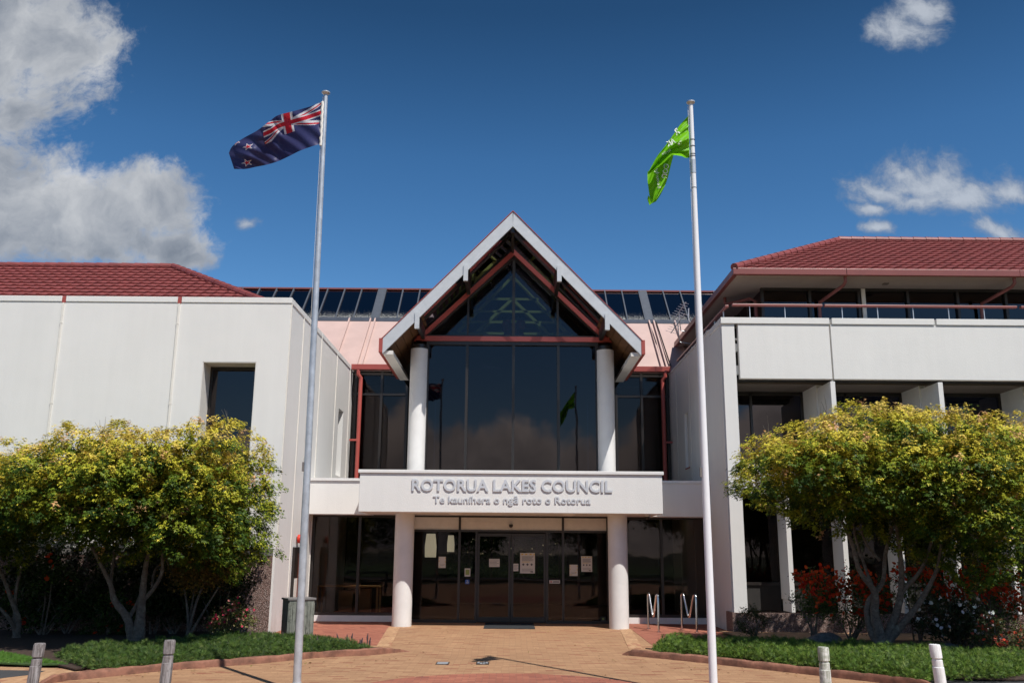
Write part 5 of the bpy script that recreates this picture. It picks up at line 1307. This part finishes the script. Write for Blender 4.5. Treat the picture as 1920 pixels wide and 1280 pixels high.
# shrubs
def shrub(name, label, cat, c, rad, n, pal, wts, size, m='leaf_glossy', flowers=None, stems=6, droop=0, group=None, nclump=40):
    """rounded bush: leaf clumps over a lumpy ellipsoid, bare stems below, optional blossom trusses"""
    c = np.array(c); rad = np.array(rad); t = thing(name, label, cat, (float(c[0]),float(c[1]),0), group)
    d = unit(RNG.normal(0,1,(nclump,3))); cc = c + d*rad*RNG.uniform(.45,1,(nclump,1))**.6; cc[:,2] = np.maximum(cc[:,2], .12)
    pos = []
    for q in cc: pos.append(q + RNG.normal(0,1,(n//nclump,3))*rad.mean()*.16)
    pos = np.concatenate(pos); N = len(pos)
    mesh_leaves('foliage', pos, RNG.normal(0,.7,(N,3))+np.array([0,-.2,.8]), RNG.normal(0,.7,(N,3)), RNG.uniform(*size,N), pick(pal,wts,N), M[m], t, 'oval')
    mb = MB()
    for k in range(stems):
        q = Vector(cc[RNG.integers(nclump)]); b_ = Vector((c[0]+random.uniform(-.08,.08), c[1]+random.uniform(-.08,.08), .02))
        mb.tube([b_, b_.lerp(q,.5)+Vector((random.uniform(-.06,.06),random.uniform(-.06,.06),.05)), q], [.022,.014,.006], 6)
    part(mb, 'stem', M['bark'], t, smooth=True)
    if flowers:
        nf, fp, fw, fs, zone = flowers
        k = cc[np.argsort(-(cc@np.array(zone)))][:max(8,int(nclump*.6))]; P_, N_, T_, S_, C_ = [], [], [], [], []
        for i in range(nf):
            q = k[RNG.integers(len(k))] + RNG.normal(0,1,3)*rad.mean()*.17 + np.array([0,-.05,.04])
            ax = unit(RNG.normal(0,.5,(1,3))+np.array([[0,-.5,.5]]))[0]
            for j in range(5):
                a = 2*np.pi*j/5; e1 = np.cross(ax,[0.3,.2,1]); e1 /= np.linalg.norm(e1); e2 = np.cross(ax,e1)
                dd = e1*np.cos(a)+e2*np.sin(a)+ax*.5; P_.append(q); T_.append(dd); N_.append(ax - dd*.2); S_.append(fs*RNG.uniform(.8,1.2))
            C_.append(np.repeat(pick(fp,fw,1),5,0))
        mesh_leaves('blossom', np.array(P_), np.array(N_), np.array(T_), np.array(S_), np.concatenate(C_), M['petal'], t, 'petal')
    return t
GR = [(.035,.07,.015),(.055,.10,.02),(.08,.12,.03)]
RED = [(.60,.055,.012),(.50,.03,.012),(.66,.09,.02)]
def at(px, py, y): return tuple(P(px,py,y))
shrub('azalea', 'red flowering azalea left of the broad maple trunk', 'shrub', at(1590,1120,19.6), (.95,.55,.55), 5200, GR, (2,2,1), (.025,.045), flowers=(430,RED,(3,2,2),.042,(0,-.3,1)), stems=10, nclump=46)
shrub('azalea', 'low leggy red azalea with sparse flowers reaching left before the fins', 'shrub', at(1520,1110,20.2), (.55,.45,.38), 1500, GR, (2,2,1), (.025,.04), flowers=(190,RED,(3,2,2),.042,(0,-.2,1)), stems=6, nclump=18)
shrub('azalea', 'red azalea directly behind the broad maple stems', 'shrub', at(1715,1100,20.2), (.75,.4,.40), 2200, GR, (2,2,1), (.025,.04), flowers=(170,RED,(3,2,2),.042,(0,-.2,1)), stems=6, nclump=26)
shrub('azalea', 'tall red flowering azalea at the far right of the bed', 'shrub', at(1845,1125,19.6), (.75,.5,.75), 4200, GR, (2,2,1), (.025,.045), flowers=(400,RED,(3,2,2),.042,(.1,-.3,1)), stems=9, nclump=44)
shrub('rhododendron', 'dark leaved bush with white flowers right of the maple trunk', 'shrub', at(1790,1165,18.5), (.85,.5,.42), 4600, [(.03,.045,.02),(.05,.06,.025),(.10,.06,.03)], (3,2,1), (.035,.06), flowers=(110,[(.75,.75,.74),(.68,.66,.66)],(1,1),.038,(0,-.6,.6)), stems=8, nclump=40)
shrub('shrub', 'small dark bush at the corner of the right plinth', 'shrub', at(1412,1168,20.6), (.35,.3,.32), 2000, [(.03,.05,.015),(.05,.07,.02),(.09,.05,.03)], (3,2,1), (.018,.03), stems=5, nclump=24)
shrub('shrub', 'low bush with reddish leaves at the far right of the bed', 'shrub', at(1875,1190,17.6), (.55,.4,.33), 2600, [(.05,.07,.02),(.12,.06,.03),(.08,.10,.03)], (2,1,2), (.022,.035), flowers=(60,[(.6,.07,.03),(.5,.12,.08)],(1,1),.03,(0,-.5,.6)), stems=5, nclump=26)
shrub('camellia', 'low bush with pink buds and pale tips before the brown plinth', 'shrub', at(438,1163,19.2), (.5,.35,.34), 2600, [(.06,.09,.02),(.16,.15,.05),(.34,.27,.13)], (3,2,1.3), (.022,.036), flowers=(70,[(.62,.05,.10),(.6,.25,.2)],(2,1),.028,(0,-.5,.6)), stems=6, nclump=30)
shrub('rhododendron', 'dark bush with a few red flowers in the shade of the left maple', 'shrub', at(90,1110,20.2), (.9,.5,.85), 3600, [(.03,.06,.015),(.05,.09,.02)], (2,1), (.035,.06), flowers=(14,RED,(3,2,2),.055,(0,-.8,.1)), stems=8, nclump=36)
shrub('rhododendron', 'shaded red flowering bush between the left maple trunks', 'shrub', at(200,1150,20.3), (.7,.45,.55), 2400, [(.03,.06,.015),(.05,.09,.02)], (2,1), (.035,.06), flowers=(10,RED,(3,2,2),.055,(0,-.8,.1)), stems=6, nclump=26)
shrub('rhododendron', 'bare of flowers dark bush filling the shade behind the dwarf maple', 'shrub', at(330,1120,20.6), (.9,.35,.75), 2600, [(.025,.045,.012),(.04,.06,.018)], (2,1), (.035,.06), stems=6, nclump=30)

for px_, py_, w_, lb in ((60,1110,1.1,'added dark bush deepening the shade at the left edge'),(140,1090,1.0,'added dark bush deepening the shade behind the trunks of the left maples'),(290,1100,1.0,'added dark bush deepening the shade behind the forked trunk of the left maple'),(410,1100,.8,'added dark bush deepening the shade in front of the brown plinth')):
    shrub('shrub', lb, 'shrub', at(px_,py_,20.5), (w_,.4,.8), 3000, [(.012,.022,.007),(.02,.034,.01)], (1,1), (.04,.07), stems=4, nclump=34)  # added bushes, leaves near black to deepen the shade under the maples
# ground cover
def cover(name, label, poly, hfun, n, pal, wts, size=(.07,.13)):
    xs = [p[0] for p in poly]; ys = [p[1] for p in poly]
    x = RNG.uniform(min(xs), max(xs), n*3); y = RNG.uniform(min(ys), max(ys), n*3); k = in_poly(x, y, poly); x, y = x[k][:n], y[k][:n]
    d = edge_dist(x, y, poly)
    hump = .5+.5*np.sin(x*4.3+np.sin(y*3.1)*1.3)*np.sin(y*4.9+x*1.7) ; h_ = hfun*np.clip((d+.05)/.22,0,1)**.6*(.62+.38*hump)
    keep = (np.sin(x*6.1+y*2.3)*np.sin(y*7.7-x*3.1)+.5*np.sin(x*13+y*11) > -.85) | (d < .12); x, y, h_, d = x[keep], y[keep], h_[keep]*(.8+.4*np.abs(np.sin(x[keep]*9+y[keep]*5))), d[keep]
    z = .04+h_*RNG.uniform(.30,1.1,len(x))
    pos = np.stack([x,y,z],1); N = len(pos)
    out = np.stack([RNG.normal(0,.8,N), RNG.normal(-.25,.8,N), RNG.uniform(.3,1.1,N)],1)
    o = mesh_leaves(name, pos, RNG.normal(0,.6,(N,3))+np.array([0,-.5,.6]), out, RNG.uniform(*size,N), pick(pal,wts,N), M['leaf'], None, 'sprig')
    return tag(o, label, 'ground cover', kind='stuff')
JUN = [(.042,.082,.017),(.068,.115,.02),(.026,.05,.013),(.11,.15,.035)]  # left juniper tint darkened: tree shade painted into the leaves
k0 = lambda px, py: (G(px,py,.1).x, G(px,py,.1).y)
pL = [k0(700,1215),k0(640,1217.5),k0(560,1223),k0(480,1229),k0(400,1235),k0(325,1241),k0(240,1248),k0(180,1252),(-7.0,15.3),(-7.7,16.2),(-7.6,17.2),(-6.6,18.0),(-5.9,19.0),(-5.2,19.8),(-4.9,19.25),(-4.2,19.1),(-3.5,18.7)]
cover('juniper_cover', 'feathery green juniper spreading behind the left kerb', pL, .17, 42000, JUN, (3,3,2,1), (.045,.09))
pR = [k0(1222,1219),k0(1318,1226),k0(1420,1237),k0(1516,1248),k0(1600,1258),k0(1700,1270),(7.4,14.3),(8.3,15.2),(8.9,16.2),(8.2,16.9),(6.9,17.4),(5.6,18.1),(4.2,18.7),(3.1,18.8)]
cover('juniper_cover', 'feathery green juniper spreading behind the right kerb', pR, .23, 50000, [(.07,.13,.018),(.11,.18,.024),(.038,.072,.015),(.16,.22,.04)], (3,3,2,1), (.05,.10))  # same plant in a lighter tint: sunlight painted into the leaves
# lawn blades
def blades():
    poly = [(-14,15.25),(G(0,1249).x,G(0,1249).y),(G(128,1251).x,G(128,1251).y),(-8.6,16.5),(-9.3,17.1),(-14,17.1)]
    xs = [p[0] for p in poly]; ys = [p[1] for p in poly]; n = 9000
    x = RNG.uniform(min(xs), max(xs), n*2); y = RNG.uniform(min(ys), max(ys), n*2); k = in_poly(x,y,poly); x, y = x[k], y[k]; N = len(x)
    pos = np.stack([x,y,np.full(N,.055)],1)
    o = mesh_leaves('grass', pos, RNG.normal(0,.4,(N,3))+np.array([0,-1,.2]), RNG.normal(0,.3,(N,3))+np.array([0,0,1]), RNG.uniform(.03,.06,N), pick([(.07,.16,.02),(.10,.20,.03)],(1,1),N), M['leaf'], None, 'sprig')
    tag(o, 'short mown grass at the left edge', 'grass', kind='stuff')
blades()
# flower spikes along the left bed edge
for k in range(34):
    px = 440+ (700-440)*(k+random.uniform(0,.9))/34; y_ = random.uniform(1197,1210) if px > 560 else random.uniform(1188,1204)
    b_ = G(px, y_, .12); h_ = random.uniform(.08,.17)
    mb = MB(); mb.tube([(b_.x,b_.y,.05),(b_.x+random.uniform(-.01,.01),b_.y,.1+h_*.5),(b_.x+random.uniform(-.02,.02),b_.y,.1+h_)], [.008,.020,.006], 6)
    o = part(mb, 'flower_spike', M['spike'] if 'spike' in M else M.setdefault('spike', mat_simple('dry_spike', (.085,.055,.06), .9, var=.3, scale=60, bmp=1, bscale=150)), None)
    tag(o, 'thin dark flower spike standing up from the juniper by the kerb tip', 'flower', 'dark flower spikes in the left bed')
# rocks
def rock(label, px, py, y, sx, sy, sz):
    c = P(px,py,y); bm = bmesh.new(); bmesh.ops.create_icosphere(bm, subdivisions=3, radius=1)
    for v in bm.verts:
        n = Vector((math.sin(v.co.x*3+px),math.sin(v.co.y*4+1),math.sin(v.co.z*3.3+2))); v.co += v.co.normalized()*(.12*n.x*n.y+.10*n.z+random.uniform(-.03,.03))
        v.co = Vector((c.x+v.co.x*sx, c.y+v.co.y*sy, max(.0, sz*.4+v.co.z*sz)))
    me = bpy.data.meshes.new('rock'); bm.to_mesh(me); bm.free(); me.materials.append(M['rock'])
    o = bpy.data.objects.new('rock', me); scene.collection.objects.link(o); tag(o, label, 'rock')
M['rock'] = bark_mat('rock', (.13,.12,.115), (.05,.045,.045), (.20,.20,.18))
rock('large angular grey rock left of the broad maple trunk',1545,1200,18.9,.36,.25,.26)
rock('low dark rock at the foot of the broad maple trunk',1662,1222,18.0,.3,.2,.10)
rock('low flat rock behind the left grey bollard',350,1200,18.7,.42,.25,.10)
rock('dark rock under the white flowered bush',1780,1205,17.9,.35,.25,.16)
# hedge seen through the foyer and street trees mirrored in the glass
def far_tree(label, x, y, h_, r_, n, cat='tree', group='street trees across the road'):
    t = thing('street_tree', label, cat, (x,y,0), group)
    d = unit(RNG.normal(0,1,(60,3))); cc = np.array([x,y,h_*.62]) + d*np.array([r_,r_,h_*.34])*RNG.uniform(.5,1,(60,1))
    pos = np.concatenate([q + RNG.normal(0,1,(n//60,3))*r_*.16 for q in cc]); N = len(pos)
    mesh_leaves('crown', pos, RNG.normal(0,.7,(N,3))+np.array([0,0,.7]), RNG.normal(0,.7,(N,3)), RNG.uniform(.12,.22,N), pick([(.03,.06,.012),(.05,.09,.02),(.07,.12,.02)],(1,1,1),N), M['leaf'], t, 'oval')
    part(MB().tube([(x,y,0),(x+.1,y,h_*.35),(x-.1,y,h_*.7)], [.22,.16,.06], 8), 'trunk', M['bark'], t, smooth=True)
for i, (x, y, h_, r_) in enumerate(((-17,-20,8.5,3.6),(-9,-24,7.0,3.2),(-2.5,-19,5.2,2.6),(6,-22,6.2,3.0),(13,-19,8.0,3.4),(22,-24,9,4),(-27,-24,9.5,4))):
    far_tree('dark green street tree across the road, behind the photographer', x, y, h_, r_, 4200)
def hedge():
    n = 26000; pos = np.stack([RNG.uniform(-6,6,n), RNG.uniform(40.5,42,n), RNG.uniform(.1,3.6,n)],1)
    o = mesh_leaves('foliage', pos, RNG.normal(0,.7,(n,3))+np.array([0,-.6,.5]), RNG.normal(0,.7,(n,3)), RNG.uniform(.10,.2,n), pick([(.06,.13,.02),(.12,.2,.03)],(1,1),n), M['leaf'], None, 'oval')
    t = thing('hedge', 'bright green hedge glimpsed through the foyer glass', 'hedge', (0,41,0)); o.parent = t; o.matrix_parent_inverse = Matrix.Translation((0,-41,0))
hedge()

# fallen leaves and blossom on the paving near the kerbs
n = 170; x = np.concatenate([RNG.uniform(-6,-1.5,n//2), RNG.uniform(1.5,6.5,n-n//2)]); y = 18.0-np.abs(x)*.62+RNG.normal(-.15,.5,n)
k = RNG.integers(0,n,30); x[k] = RNG.uniform(-2.5,3,30); y[k] = RNG.uniform(14,23,30)
pos = np.stack([x,y,np.full(n,.014)],1)
o = mesh_leaves('fallen_leaves', pos, RNG.normal(0,.25,(n,3))+np.array([0,0,1]), RNG.normal(0,1,(n,3)), RNG.uniform(.015,.035,n), pick([(.20,.10,.03),(.30,.18,.05),(.09,.05,.02),(.16,.17,.03)],(2,1,2,1),n), M['leaf'], None, 'oval')
tag(o, 'dry fallen leaves scattered on the tan brick paving', 'leaves', kind='stuff')
